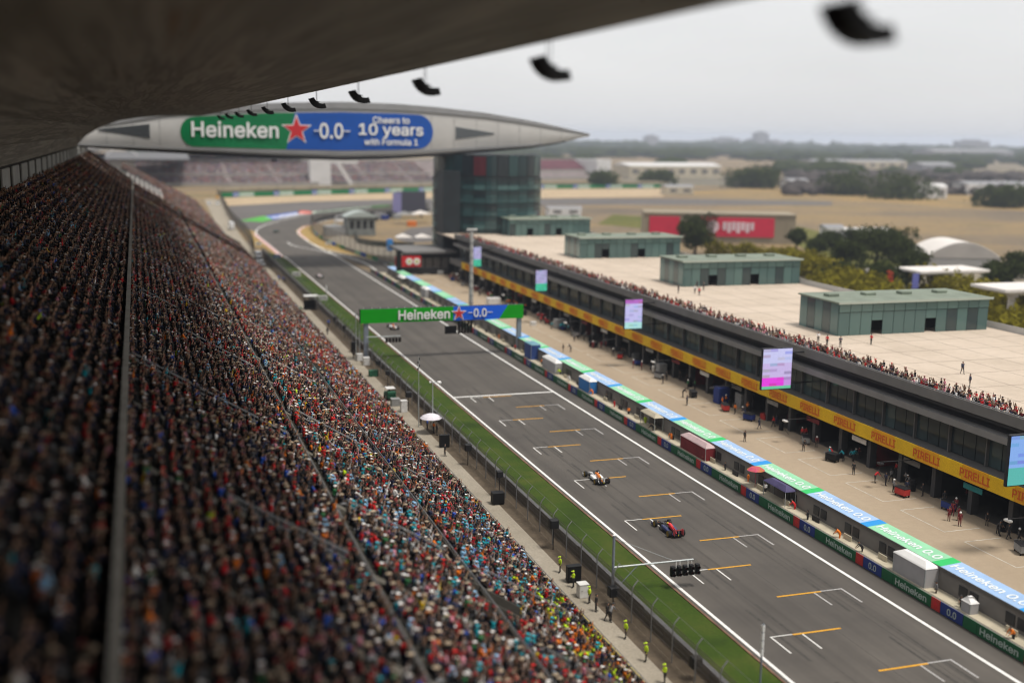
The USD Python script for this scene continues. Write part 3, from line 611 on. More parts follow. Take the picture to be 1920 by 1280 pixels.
part(wing, 'hull', MB().loft(rings, True, True), M['panelw'], 35)
m = MB()
for i in range(24, 59):                                   # grey roof edge along the right half
    pass
part(wing, 'roof_edge', MB().loft([[(x, wing_y(x)+.2, zt(x)-.1*(zt(x)-zb(x))), (x, wing_y(x)-.35, zt(x)-.1*(zt(x)-zb(x))), (x, wing_y(x)-.1, zt(x)+.25), (x, wing_y(x)+2.5, zt(x)+.45)] for x in gx]), M['panelg'], 35)
part(wing, 'soffit_band', MB().loft([[(x, wing_y(x)-.25, zb(x)+.14*(zt(x)-zb(x))), (x, wing_y(x)-.3, zb(x)+.09*(zt(x)-zb(x))), (x, wing_y(x)+.2, zb(x)+.09*(zt(x)-zb(x))), (x, wing_y(x)+.2, zb(x)+.14*(zt(x)-zb(x)))] for x in gx[4:-6]]), M['panelg'], 35)
part(wing, 'gutter', MB().loft([[(x, wing_y(x)+.35, zb(x)-.05), (x, wing_y(x)-.05, zb(x)+.03*(zt(x)-zb(x))), (x, wing_y(x)+.6, zb(x)+.05*(zt(x)-zb(x)))] for x in gx[2:-3]]), M['dark'])
for x in np.arange(-8, 140, 7.5):                         # cladding joints
    part(wing, 'cladding_joint', MB().box(x-.05, x+.05, wing_y(x)-.12, wing_y(x)+.3, zb(x)+.15*(zt(x)-zb(x)), zt(x)-.18*(zt(x)-zb(x))), M['panelg'])
def sign_edge(x, up):
    h = zt(x)-zb(x); return zt(x)-.165*h if up else zb(x)+.165*h
def sign_outline(x0, x1, round_l, round_r, n=24):
    top = [(x, sign_edge(x, True)) for x in np.linspace(x0, x1, n)]; bot = [(x, sign_edge(x, False)) for x in np.linspace(x0, x1, n)]; o = []
    def end(x, sgn):
        a, b = sign_edge(x, False), sign_edge(x, True); r = (b-a)/2
        return [(x+sgn*r*.95*math.sin(q), (a+b)/2-r*math.cos(q)) for q in np.linspace(0, math.pi, 14)][1:-1]
    o += bot
    if round_r: o += end(x1, 1)
    o += top[::-1]
    if round_l: o += end(x0, -1)[::-1]
    return o
def on_face(poly, depth, mat, name, off=.0, parent=None):
    p, f = tri(poly); v = np.array([(x, wing_y(x)-.25-off, z) for x, z in p]); n = len(p); w = v+[0, .18, 0]
    side = np.array([(i, (i+1) % n, n+(i+1) % n, n+i) for i in range(n)])
    return part(parent or wing, name, MB().add(np.vstack([v, w]), np.vstack([f, f[:, ::-1]+n, side[:, [0, 1, 2]], side[:, [0, 2, 3]]])), mat)
sl = [G_ for G_ in sign_outline(17.0, 45.2, True, False)]
sl = [(x-(1.4 if abs(x-45.2) < .01 and z < 43 else 0)+(1.4 if abs(x-45.2) < .01 and z > 43 else 0), z) for x, z in sl]
g_ = on_face(sl, .2, M['hgreen'], 'sign_green')
sr = sign_outline(45.2, 85.0, False, True)
sr = [(x-(1.4 if abs(x-45.2) < .01 and z < 43 else 0)+(1.4 if abs(x-45.2) < .01 and z > 43 else 0), z) for x, z in sr]
b_ = on_face(sr, .2, M['hblue'], 'sign_blue')
def letters(parent, txt, h, x, z, wide=1.0, y=None, mat=None, off=.48):
    m = MB().text(txt, h, (x, y if y is not None else 0, z), (1, 0, 0), (0, 0, 1), .14, wide=wide)
    if y is None: m.v[0][:, 1] += np.array([wing_y(q) for q in m.v[0][:, 0]])-off
    return part(parent, 'lettering', m, mat or M['letter'])
def star(cx, cz, r, y, mb=None):
    p = [(cx+q*math.sin(a), cz+q*math.cos(a)) for q, a in ((r if i % 2 == 0 else r*.40, i*math.pi/5) for i in range(10))]
    return p
letters(g_, 'Heineken', 4.3, 28.8, 43.4, 1.0)
on_face(star(47.0, 43.6, 4.9, 0), .2, M['letter'], 'star_border', .06, b_); on_face(star(47.0, 43.6, 4.1, 0), .2, M['hred'], 'star', .2, b_)
letters(b_, '0.0', 4.4, 57.6, 43.5, .82)
part(b_, 'dash', MB().box(52.2, 54.2, 359.2, 359.6, 43.3, 43.6), M['letter']); part(b_, 'dash', MB().box(61.0, 63.4, 359.2, 359.6, 43.3, 43.6), M['letter'])
letters(b_, 'Cheers to', 1.9, 76.4, 47.0, 1.0); letters(b_, '10 years', 3.3, 76.4, 43.7, 1.12); letters(b_, 'with Formula 1', 1.8, 76.4, 40.3, 1.0)
def drop(x0, x1, z, h, left):
    """a window that tapers to a point"""
    q = [(x0, z+h/2), (x0, z-h/2), (x1, z-.25), (x1+.3, z+.0), (x1, z+.25)] if not left else [(x1, z-h/2), (x1, z+h/2), (x0, z+.35), (x0-.3, z+.1), (x0, z-.1)]
    return q
M['winglass'] = glass_mat('bridge_window_glass', (.06, .065, .07), 0.15)
on_face(drop(97.5, 110.5, 43.4, 4.0, False), .2, M['winglass'], 'window'); on_face(drop(-10, 4.2, 42.6, 4.2, True), .2, M['winglass'], 'window')
for x in (40.0, 44.5, 49.0, 53.0):                        # lamps slung under the bridge
    part(wing, 'underslung_lamp', MB().bbox((x, 359.8, zb(x)-.7), (1.6, 1.0, .8), .2).box(x-.1, x+.1, 359.9, 360.1, zb(x)-.4, zb(x)+.3), M['dark']) if x == 40.0 else None

tower = thing('control_tower', 'round dark green glass tower carrying the right end of the bridge', 'tower')
TC = np.array([111.5, 372.0]); TRAD = 18.2
gl = [glass_mat('tower_glass_%d' % i, c, 0.12, 1.5) for i, c in enumerate([(.016, .042, .044), (.026, .062, .064), (.010, .024, .028), (.05, .105, .105), (.009, .014, .018)])]
NP = 30; fl = [(-.5, 4.2), (4.6, 8.4), (8.8, 12.6), (13, 16.8), (17.2, 21.0), (21.4, 25.2), (25.6, 29.4)]
def arc_panel(a0, a1, z0, z1, r, th=.15, c=TC):
    o = [(c[0]+r*math.cos(a), c[1]+r*math.sin(a)) for a in np.linspace(a0, a1, 3)]; i = [(c[0]+(r-th)*math.cos(a), c[1]+(r-th)*math.sin(a)) for a in np.linspace(a1, a0, 3)]
    return MB().prism(o+i, z0, z1)
for k, (z0, z1) in enumerate(fl):
    for j in range(NP):
        a0 = math.pi*2*j/NP
        if math.sin(a0+.1) > .35: continue                # the far side is not glazed panel by panel
        band = 1.6
        part(tower, 'glass_panel', arc_panel(a0+.006, a0+2*math.pi/NP-.006, z0+band, z1, TRAD), gl[int(rnd.random()**1.6*3) if (k+j) % 5 else 2])
        part(tower, 'spandrel_panel', arc_panel(a0+.006, a0+2*math.pi/NP-.006, z0, z0+band-.08, TRAD+.04), gl[1 if rnd.random() < .75 else 3])
part(tower, 'core', MB().revolve([(17.8, -.5), (17.8, 36.5)], 40, (*TC, 0)), M['dark'])
for k in range(8): part(tower, 'floor_slab', MB().revolve([(TRAD+.12, -.9+4.2*k+.12), (TRAD+.12, -.9+4.2*k+.45)], 48, (*TC, 0)), M['dark'])
for j in range(NP): 
    a0 = math.pi*2*j/NP
    if math.sin(a0+.1) <= .35: part(tower, 'top_panel', arc_panel(a0+.01, a0+2*math.pi/NP-.01, 30.0, 36.6, TRAD-.3), [gl[2], gl[4], gl[0]][j % 3])
a = math.radians(246); part(tower, 'red_panel', arc_panel(a-.11, a+.11, 30.2, 36.2, TRAD-.1), pm('tower_red', (.07, .012, .018), 0.4))
part(tower, 'stair_shaft', MB().box(92.8, 98.5, 358.0, 366, -.4, 31.5), pm('tower_shaft', (.016, .021, .024), .5, .2, .3))

# ------------------------------------------------------------------ the gantry over the start straight
gan = thing('start_gantry', 'bright green advertising gantry on two blue grey posts spanning the track', 'gantry')
gf = pm('gantry_green', (.003, .27, .006), 0.8, .05, .3); gb = pm('gantry_blue', (.008, .10, .62), 0.8)
GY, gz0, gz1 = 214.0, 7.25, 9.95
box = part(gan, 'beam', MB().box(39.3, 72.0, GY, GY+1.2, gz0, gz1), M['dark'])
part(gan, 'face_green', MB().box(39.35, 57.6, GY-.08, GY-.002, gz0, gz1), gf)
part(gan, 'face_green', MB().prismf([(66.9, gz0), (71.95, gz0), (71.95, gz1), (68.7, gz1)], .078, (0, GY-.002, 0), (1, 0, 0), (0, 0, 1), (0, -1, 0)), gf)
bl = part(gan, 'face_blue', MB().prismf([(57.6, gz0), (66.9, gz0), (68.7, gz1), (57.6, gz1)], .078, (0, GY-.002, 0), (1, 0, 0), (0, 0, 1), (0, -1, 0)), gb)
letters(gan, 'Heineken', 1.75, 51.75, 8.65, .98, GY-.2)
part(gan, 'star_border', MB().prismf(star(58.7, 8.6, 1.62, 0), .06, (0, GY-.1, 0), (1, 0, 0), (0, 0, 1), (0, -1, 0)), M['letter'])
part(gan, 'star', MB().prismf(star(58.7, 8.6, 1.25, 0), .06, (0, GY-.18, 0), (1, 0, 0), (0, 0, 1), (0, -1, 0)), M['hred'])
letters(gan, '0.0', 1.55, 63.0, 8.65, .85, GY-.2)
part(gan, 'dash', MB().box(60.6, 61.5, GY-.2, GY-.1, 8.6, 8.72), M['letter']); part(gan, 'dash', MB().box(64.5, 65.5, GY-.2, GY-.1, 8.6, 8.72), M['letter'])
for x in (40.5, 71.3): part(gan, 'post', MB().box(x-.42, x+.42, GY+.2, GY+1.0, 0, gz0), M['steel']); 
for x in np.arange(40, 72, 1.6): part(gan, 'top_clamp', MB().box(x-.06, x+.06, GY+.1, GY+.2, gz1, gz1+.28), M['steelw'])
lad = thing('lattice_mast', 'slim lattice ladder mast beside the left gantry post', 'mast', loc=(38.9, GY+.5, 0))
for dx in (-.35, .35): part(lad, 'rail', MB().tube([(dx, 0, 0), (dx, 0, 9.4)], .06, 6), M['steelw'])
for i in range(22): part(lad, 'rung', MB().tube([(-.55, 0, .5+.41*i), (.55, 0, .5+.41*i)], .045, 5), M['dark'])
def light_cluster(parent, x, y, z, n=5, pitch=.62, h=1.05, rows=2):
    for i in range(n):
        b = part(parent, 'lamp_box', MB().bbox((x+i*pitch, y, z), (.46, .36, h), .05), M['black'])
        for k in range(rows): part(b, 'hood', MB().loft([[(x+i*pitch+.17*math.cos(t), y-d, z+h*.25-k*h*.5+.17*math.sin(t)) for t in np.linspace(0, 2*math.pi, 12, endpoint=False)] for d in (.18, .45)], True, False), M['black'])
        for k in range(rows): part(b, 'lens', MB().revolve([(.15, 0), (.15, .03)], 12, (x+i*pitch, y-.2, z+h*.25-k*h*.5), 'y'), '/World/Looks/lens_red')
pm('lens_red', (.05, .006, .006), .2)
ls = thing('signal_light', 'start light cluster on a thin arm from the left gantry post', 'signal')
part(ls, 'arm', MB().tube([PY(687, 632, 213.6), PY(751, 629.5, 213.6)], .09, 8), M['steelw'])
c0 = PY(725, 636.5, 213.2); light_cluster(ls, c0[0], 213.2, c0[2]-.1, 5, .64, .95)
sg = thing('start_signal', 'hanging black signal board and double light cluster under the gantry', 'signal')
a0, a1 = PY(834, 611, 216), PY(856, 625, 216); part(sg, 'board', MB().bbox(((a0[0]+a1[0])/2, 216, (a0[2]+a1[2])/2), (a1[0]-a0[0], .2, a0[2]-a1[2]), .04), M['dark'])
a0, a1 = PY(858, 603, 216), PY(886, 624, 216); light_cluster(sg, a0[0]+.3, 216, (a0[2]+a1[2])/2, 5, (a1[0]-a0[0])/5, a0[2]-a1[2])
part(sg, 'hanger', MB().box(a0[0]-2.6, a1[0], 216.2, 216.35, a0[2], a0[2]+.2).box(a0[0], a0[0]+.12, 215.2, 216.3, a0[2], gz0+.02).box(a1[0]-.3, a1[0]-.18, 215.2, 216.3, a0[2], gz0+.02), M['dark'])

# the near start lights on their own pole
sp = thing('light_pole', 'grey pole and long arm carrying five black start lights by the grass', 'signal')
A = PY(1148, 1112, 95.5); T_ = PY(1147, 1004, 95.5); E0, E1 = PY(1150, 1063, 95.5), PY(1300, 1048, 95.2)
part(sp, 'pole', MB().tube([(A[0], 95.5, 0), (A[0], 95.5, T_[2])], .13, 12), M['steel'], True); part(sp, 'pole_cap', MB().revolve([(.15, 0), (.15, .06)], 12, (A[0], 95.5, T_[2])), M['letter'])
part(sp, 'arm', MB().tube([E0, E1], .085, 10), M['steelw'], True)
part(sp, 'stay_cable', MB().tube([(A[0], 95.5, T_[2]-.25), PY(1262, 1050, 95.3)], .022, 5), M['steelw']); part(sp, 'brace', MB().tube([(A[0]+.2, 95.5, .3), PY(1196, 1059, 95.4)], .045, 6), M['steel'])
q0, q1 = PY(1257, 1064, 95), PY(1309, 1079, 95); zc = (PY(1283, 1058, 95)[2]+PY(1283, 1078, 95)[2])/2
light_cluster(sp, q0[0]+.25, 95.0, zc, 5, (q1[0]-q0[0]-.4)/4, 1.05)
for x in (1268, 1275, 1290, 1297): part(sp, 'hanger', MB().tube([PY(x, 1050, 95.1), PY(x, 1064, 95.0)], .03, 5), M['letter'])

# ------------------------------------------------------------------ debris fence and things along the walkway
fence = thing('debris_fence', 'tall wire debris fence with bent posts beside the grass strip', 'fence')
part(fence, 'barrier_wall', MB().box(42.05, 42.35, 30, 424, 0, 1.0), pm('barrier_grey', (.085, .08, .075), .7, .3, .4))
part(fence, 'barrier_rail', MB().box(41.98, 42.42, 30, 424, 1.0, 1.1), pm('barrier_edge', (.14, .14, .145), .5, .2, .4))
M['post'] = pm('fence_post', (.23, .23, .235), .5, .15, .5, metal=.4); M['screenpanel'] = pm('dark_mesh_panel', (.04, .038, .034), .8, .3, 1)
ys = [64+4.15*i for i in range(84)]
for i, y in enumerate(ys):
    part(fence, 'post', MB().tube([(40.6, y, 0), (40.6, y, 3.1), (40.75, y, 3.5), (41.15, y, 3.95)], .06, 6), M['post'], True)
    if i % 5 != 3: part(fence, 'lower_panel', MB().box(41.8, 41.86, y+.15, y+4.0, .05, 1.15 if i % 3 else 1.3), M['screenpanel'])
for z in (1.2, 1.7, 2.2, 2.7, 3.2): part(fence, 'cable', MB().tube([(40.6, 60, z), (40.6, 412, z)], .012, 4), M['post'])
part(fence, 'cable', MB().tube([(41.15, 60, 3.95), (41.15, 412, 3.95)], .018, 4), M['post'])
M['wire'] = usdkit.material(stage, '/World/Looks/wire_mesh', {'g': ('geometry', {}), 'mp': ('mapping', {'rotation': (0.785, 0, 0), 'scale': (0, 12, 12)}), 'b': ('brick_texture', {'offset': 0.0, 'scale': 1.0, 'brick_width': 1.0, 'row_height': 1.0, 'mortar_size': 0.06, 'color1': (0, 0, 0), 'color2': (0, 0, 0), 'mortar': (1, 1, 1)}),
    's': ('separate_xyz', {}), 'c': ('combine_xyz', {}), 't': ('transparent_bsdf', {}), 'p': ('principled_bsdf', {'base_color': (.15, .13, .11), 'roughness': .6}), 'm': ('mix_closure', {})},
    [('g.position', 'mp.vector'), ('mp.vector', 's.vector'), ('s.y', 'c.x'), ('s.z', 'c.y'), ('c.vector', 'b.vector'), ('b.color', 'm.fac'), ('t.BSDF', 'm.closure1'), ('p.BSDF', 'm.closure2')], surface='m.closure')
for i, y in enumerate(ys[:-1]): part(fence, 'wire_panel', MB().box(40.64, 40.66, y+.06, y+4.09, .05, 3.4), M['wire'])

def walk_thing(px_, py_, z=0.0): return G(px_, py_, z)
M['boxwhite'] = pm('box_white', (.58, .57, .55), .6, .12, 1.5); M['boxgreen'] = pm('box_green', (.02, .09, .05), .6, .2, 1.5); M['boxgrey'] = pm('box_grey', (.24, .24, .235), .6, .2, 1.5)
def crate(p, size, mat, label, cat='box', lid=True, group=None):
    t_ = thing('equipment_box', label, cat, group, loc=p)
    part(t_, 'body', MB().bbox((0, 0, size[2]/2), size, .05), mat)
    if lid: part(t_, 'lid', MB().bbox((0, 0, size[2]+.04), (size[0]+.06, size[1]+.06, .1), .03), mat)
    for dx in (-.3, .3): part(t_, 'handle', MB().tube([(dx*size[0], -size[1]/2-.01, size[2]*.6), (dx*size[0], -size[1]/2-.06, size[2]*.6), (dx*size[0]+.15, -size[1]/2-.06, size[2]*.6), (dx*size[0]+.15, -size[1]/2-.01, size[2]*.6)], .015, 4), M['dark'])
    return t_
crate(G(674, 676), (1.1, 1.1, 1.3), M['boxwhite'], 'white cabinet just left of the gantry post foot'); crate(G(687, 684), (1.2, 1.1, 1.4), M['boxwhite'], 'white cabinet in front of the gantry post foot')
crate(G(700, 705), (1.6, 1.1, 1.0), M['boxgreen'], 'low dark green storage bin beside the walkway'); crate(G(741, 760), (1.4, 1.2, 1.1), M['boxgrey'], 'grey generator case beside the walkway below the green buggy'); crate(G(757, 772), (1.0, .9, 1.8), M['boxwhite'], 'tall white refrigerator cabinet beside the fence')
crate(G(1092, 1118), (.95, .9, 1.3), M['boxwhite'], 'white cabinet standing on the walkway near the start light pole')
def speaker_post(p, h, s, label):
    t_ = thing('loudspeaker', label, 'loudspeaker', 'black loudspeakers on posts along the fence', loc=p)
    part(t_, 'post', MB().tube([(0, 0, 0), (0, 0, h)], .05, 6), M['dark'], True); b = part(t_, 'cabinet', MB().bbox((0, 0, h+s/2), (s, s*.8, s), .06), M['black']); part(b, 'grille', MB().bbox((0, -s*.41, h+s/2), (s*.86, .03, s*.86), .01), M['dark'])
for x, y, h, s, w in ((646, 634, 2.0, .8, 'just before the gantry, beyond the ladder mast'), (629, 617, 2.0, .9, 'farthest of those before the gantry'), (709, 706, 2.2, .8, 'just past the gantry foot above the green bin'), (727, 726, 2.2, .75, 'behind the green buggy'), (766, 770, 2.2, .9, 'beside the tall white cabinet'), (877, 872, 2.0, .9, 'halfway between umbrella and big black case'), (936, 930, 2.4, .8, 'right behind the big black case'), (1037, 1030, 2.4, .95, 'above the steward near the start light pole'), (1149, 1136, 1.0, .95, 'at the foot of the start light pole'), (1303, 1276, 1.2, .9, 'at the bottom edge nearest the camera')):
    speaker_post(G(x, y), h, s, 'black post speaker by the fence, '+w)
def flight_case(p, size, label):
    t_ = thing('flight_case', label, 'case', loc=p); part(t_, 'body', MB().bbox((0, 0, size[2]/2+.12), size, .05), M['black'])
    for dx in (-.4, .4):
        for dy in (-.4, .4): part(t_, 'castor', MB().revolve([(.07, -.03), (.07, .03)], 8, (dx*size[0], dy*size[1], .07), 'x'), M['dark'])
    for z in (.25, size[2]+.05): part(t_, 'edge_band', MB().box(-size[0]/2-.02, size[0]/2+.02, -size[1]/2-.02, size[1]/2+.02, z, z+.05), M['dark'])
flight_case(G(933, 944), (1.4, 1.1, 1.35), 'large black equipment case standing across the walkway'); flight_case(G(833, 838), (1.4, .6, 1.7), 'tall black screen box behind a man below the umbrella'); flight_case(G(1075, 1090), (1.4, .7, 1.6), 'tall black screen box beside the steward near the start lights')
flight_case(G(663, 660), (1.0, .9, 2.0), 'tall black rack beside the lattice mast')
bg = thing('utility_buggy', 'dark green utility buggy parked beside the fence', 'buggy', loc=G(731, 748), rz=math.radians(90))
part(bg, 'body', MB().bbox((0, 0, .75), (3.0, 1.5, .7), .15), M['boxgreen']); part(bg, 'roof', MB().bbox((-.2, 0, 1.95), (1.8, 1.5, .1), .04), M['boxwhite']); part(bg, 'cargo_box', MB().bbox((-1.0, 0, 1.3), (1.2, 1.4, .5), .06), M['boxgreen']); part(bg, 'windscreen', MB().beam((.75, 0, 1.1), (.6, 0, 1.9), 1.4, .03), M['dark'])
for dx in (-1, 1):
    for dy in (-.7, .7): part(bg, 'wheel', MB().revolve([(.15, -.1), (.3, -.1), (.3, .1), (.15, .1)], 14, (dx, dy, .3), 'y'), M['black']); part(bg, 'roof_post', MB().tube([(-.2+dx*.8, dy*.95, 1.1), (-.2+dx*.8, dy*.95, 1.92)], .03, 5), M['dark'])
um = thing('umbrella', 'large white umbrella held over people beside the fence', 'umbrella', loc=G(808, 812))
n_ = 10; m = MB().loft([[(r*math.cos(t)*(1 if k % 2 else .97), r*math.sin(t)*(1 if k % 2 else .97), z) for k, t in enumerate(np.linspace(0, 2*math.pi, n_*2, endpoint=False))] for r, z in ((.03, 2.95), (.7, 2.85), (1.25, 2.62), (1.62, 2.3), (1.6, 2.28), (1.2, 2.58), (.03, 2.9))])
part(um, 'canopy', m, pm('umbrella_white', (.66, .63, .68), .6)); part(um, 'shaft', MB().tube([(0, 0, .9), (0, 0, 2.98)], .025, 6), M['dark'])
for k in range(n_): t = 2*math.pi*k/n_; part(um, 'rib', MB().tube([(.05*math.cos(t), .05*math.sin(t), 2.85), (1.55*math.cos(t), 1.55*math.sin(t), 2.27)], .012, 4), M['dark'])
kio = thing('marshal_post', 'small marshal shelter with a white roof beside the fence near the distance board', 'shelter', loc=G(583, 580))
part(kio, 'roof', MB().bbox((0, 0, 3.4), (3.6, 2.4, .25), .06), M['boxwhite']); part(kio, 'floor', MB().box(-1.6, 1.6, -1, 1, .1, .3), M['dark']); part(kio, 'back_panel', MB().box(-1.6, 1.6, .95, 1.05, .3, 2.2), M['dark'])
for dx in (-1.6, 1.6):
    for dy in (-1, 1): part(kio, 'post', MB().tube([(dx, dy, 0), (dx, dy, 3.3)], .06, 6), M['dark'])
def board(p, w, h, txt, label, face, ink, z0=1.0):
    t_ = thing('distance_board', label, 'sign', None, loc=p); f_ = part(t_, 'panel', MB().bbox((0, 0, z0+h/2), (w, .12, h), .03), face)
    part(f_, 'lettering', MB().text(txt, h*.55, (0, -.08, z0+h/2), (1, 0, 0), (0, 0, 1), .02), ink)
    for dx in (-.35, .35): part(t_, 'leg', MB().tube([(dx*w, 0.1, 0), (dx*w, 0.1, z0+.2)], .05, 6), M['dark'])
bb = pm('board_blue', (.02, .14, .38), .5)
board(G(606, 570), 2.2, 1.25, '200', 'white distance board reading 200, near the marshal shelter', M['boxwhite'], M['black']); board(G(556, 524), 2.4, 1.3, '150', 'white distance board reading 150, next board beyond the shelter', M['boxwhite'], M['black'])
board(G(519, 489), 2.4, 1.2, '100', 'blue distance board reading 100 at the end of the grass', bb, M['letter']); board(G(485, 465), 2.2, 1.2, '50', 'white distance board reading 50 on the ochre verge left of the track', M['boxwhite'], M['black']); board(G(616, 464), 2.2, 1.1, '50', 'white distance board reading 50 on the ochre verge right of the track', M['boxwhite'], M['black'])
def marker(p, h, r, label, seg=5, bandsz=None):
    t_ = thing('marker_pole', label, 'pole', None, loc=p); part(t_, 'shaft', MB().tube([(0, 0, 0), (0, 0, h)], r*.6, 8), M['steel'], True)
    for i in range(seg): z = h*(.55+.45*i/seg); part(t_, 'white_sleeve', MB().revolve([(r, 0), (r, h*.45/seg-.12)], 10, (0, 0, z)), M['letter'])
def pole_at(pxb, pyb, pyt, r, label, seg):
    p = G(pxb, pyb); q = PY(pxb+3, pyt, p[1]); marker(p, q[2], r, label, seg)
pole_at(1424, 1300, 1169, .13, 'slim pole with white segmented top in front of the grid at lower right', 4); pole_at(612, 560, 534, .16, 'short white marker pole beside the far edge line', 3)
p = G(785, 800); q = PY(780, 668, p[1]); t_ = thing('aerial_mast', 'thin dark aerial mast rising beside the umbrella', 'mast', loc=p); part(t_, 'shaft', MB().tube([(0, 0, 0), (0, 0, q[2])], [.07, .035], 6), M['steelw']); [part(t_, 'aerial', MB().bbox((.12*(-1)**k, 0, q[2]-.4-k*.5), (.14, .1, .35), .02), M['dark']) for k in range(4)]
p = G(811, 806); q = PY(809, 716, p[1]); t_ = thing('camera_mast', 'pole with a white camera head rising above the umbrella', 'mast', loc=p); part(t_, 'shaft', MB().tube([(0, 0, 0), (0, 0, q[2])], [.11, .07], 8), M['steelw'], True); part(t_, 'crossbar', MB().tube([(-.4, 0, q[2]), (1.1, 0, q[2]-.1)], .04, 6), M['steelw']); part(t_, 'camera_head', MB().bbox((.95, -.1, q[2]-.1), (.6, .5, .4), .1), M['letter']); part(t_, 'camera_head', MB().bbox((-.4, 0, q[2]), (.25, .3, .25), .05), M['letter'])

# people along the walkway
GS = 'yellow vested stewards standing along the walkway'
for x, y, rz, k, w in ((1050, 1073, 3.0, 'stand', 'beside a tall black screen box'), (1075, 1101, 2.9, 'fold', 'in front of the tall black screen box'), (1105, 1131, 2.7, 'stand', 'just right of the white cabinet'), (1173, 1197, 3.1, 'stand', 'alone below the start light pole'), (1211, 1240, 3.0, 'stand', 'second nearest to the bottom edge'), (1246, 1281, 3.2, 'fold', 'nearest to the bottom edge')):
    person(G(x, y), rz, 'steward in lime vest and cap, dark trousers, '+w, 'lime', 'black', 'cap', 'lime', k, 'lime', GS)
for x, y, k, top, w in ((1117, 1146, 'stand', 'black', 'right of the lime vested steward by the white cabinet'), (1138, 1163, 'walk', 'black', 'leading a pair beneath the start light pole'), (1144, 1166, 'bend', 'grey', 'bending over beneath the start light pole'), (834, 855, 'stand', 'black', 'in front of a tall black screen box'), (663, 672, 'stand', 'black', 'beside the black rack by the lattice mast'), (614, 628, 'stand', 'black', 'walking before the gantry on the walkway'), (616, 613, 'stand', 'blue', 'in blue top on the soil before the gantry'), (564, 587, 'stand', 'green', 'on the walkway below the marshal shelter'), (539, 562, 'stand', 'green', 'on the walkway left of the marshal shelter'), (516, 534, 'stand', 'black', 'on the walkway edge beneath the white cars'), (498, 514, 'stand', 'black', 'beside the parked white cars'),
    (801, 805, 'stand', 'blue', 'in blue under the umbrella'), (813, 812, 'fold', 'orange', 'in orange under the umbrella'), (819, 816, 'stand', 'black', 'in black at the right of the umbrella'), (789, 797, 'bend', 'navy', 'crouching left of the umbrella'), (523, 527, 'stand', 'blue', 'in blue, left one of the group by the far fence'), (531, 529, 'fold', 'blue', 'in blue, middle one of the group by the far fence'), (535, 530, 'stand', 'navy', 'in navy, right one of the group by the far fence')):
    person(G(x, y), rnd.uniform(-.6, .6)+(0 if x > 700 else 1.5), 'person in %s clothes %s' % (top, w), top, 'black', 'cap' if k == 'bend' else 'hair', 'black', k)

# speakers hung from the roof edge
sxs = [1603, 1019, 785, 653, 583, 530, 492, 456, 430, 411, 396]
W8 = ['largest, at the top right against the sky', 'second largest, against the sky', 'third, above the blue part of the bridge sign', 'fourth from the right', 'fifth from the right', 'sixth, over the green part of the bridge sign', 'seventh from the right', 'eighth from the right', 'ninth from the right', 'tenth from the right', 'farthest and smallest']
for i, w in enumerate(W8):
    y = 26.6+23.6*i
    t_ = thing('line_array', 'black hanging line array, '+w, 'loudspeaker', 'line arrays hanging from the roof edge', loc=(18.0, y, 0))
    ang = np.linspace(math.radians(196), math.radians(288), 9)
    for k in range(8):
        a0, a1 = ang[k], ang[k+1]; c = (.42, 46.62); r0, r1 = .88, 1.36
        q = [(c[0]+r*math.cos(a), c[1]+r*math.sin(a)) for r, a in ((r0, a0+.012), (r1, a0+.012), (r1, a1-.012), (r0, a1-.012))]
        v = [(x, yy, z) for yy in (-.55, .55) for x, z in q]
        part(t_, 'cabinet', MB().add(v, [(0, 1, 2, 3), (7, 6, 5, 4), (0, 4, 5, 1), (1, 5, 6, 2), (2, 6, 7, 3), (3, 7, 4, 0)]), M['black'])
    part(t_, 'frame', MB().beam((-.75, -.4, 46.1), (.2, -.4, 45.9), .06).beam((-.75, .4, 46.1), (.2, .4, 45.9), .06), M['black'])
    for dy in (-.3, .3): part(t_, 'cable', MB().tube([(-.1, dy, 45.95), (-.1, dy, 47.2)], .02, 4), M['black'])
# ------------------------------------------------------------------ the pit wall
pw = thing('pit_wall', 'long pit wall with green and blue advertising panels between track and pit lane', 'wall')
M['wallgreen'] = pm('wall_green', (.012, .085, .035), .55, .1, .5); M['wallblue'] = pm('wall_blue', (.018, .035, .16), .55, .1, .5); M['wallred'] = pm('wall_red', (.38, .035, .03), .55, .15, .6)
M['wallletter'] = pm('wall_letter', (.36, .42, .38), .6); M['cream'] = pm('counter_cream', (.44, .39, .29), .7, .15, .5)
part(pw, 'base', MB().box(69.0, 69.35, 30, 357, 0, 1.1), pm('wall_concrete', (.18, .17, .15), .8, .2, .4))
ex, ey = (0, -1, 0), (0, 0, 1)
PANELS = []
k = 0; y = 108.2+12*20                                    # 12 m modules; each starts with its red star and runs towards the camera
while y > 48:
    def pan(name, a, b, mat): return part(pw, name, MB().box(68.94, 69.0, y-b+.03, y-a-.03, .06, 1.18), mat)
    r = pan('red_panel', 0, 1.3, M['wallred']); bl = pan('blue_panel', 1.3, 4.4, M['wallblue']); gr = pan('green_panel', 4.4, 6.2, M['wallgreen']); h = pan('lettered_panel', 6.2, 12.0, M['wallgreen'])
    if y < 320:
        part(h, 'lettering', MB().text('Heineken', .62, (68.92, y-9.0, .62), ex, ey, .012, wide=1.28), M['wallletter'])
        part(bl, 'lettering', MB().text('0.0', .62, (68.92, y-2.9, .62), ex, ey, .012), M['wallletter'])
        part(r, 'star', MB().prismf(star(0, 0, .45, 0), .012, (68.935, y-.65, .62), ex, ey, (-1, 0, 0)), M['hred'])
    y -= 12; k += 1
M['perch'] = pm('pit_stand_grey', (.155, .145, .135), .6, .12, .4); M['perchdark'] = pm('pit_stand_window', (.022, .022, .024), .35)
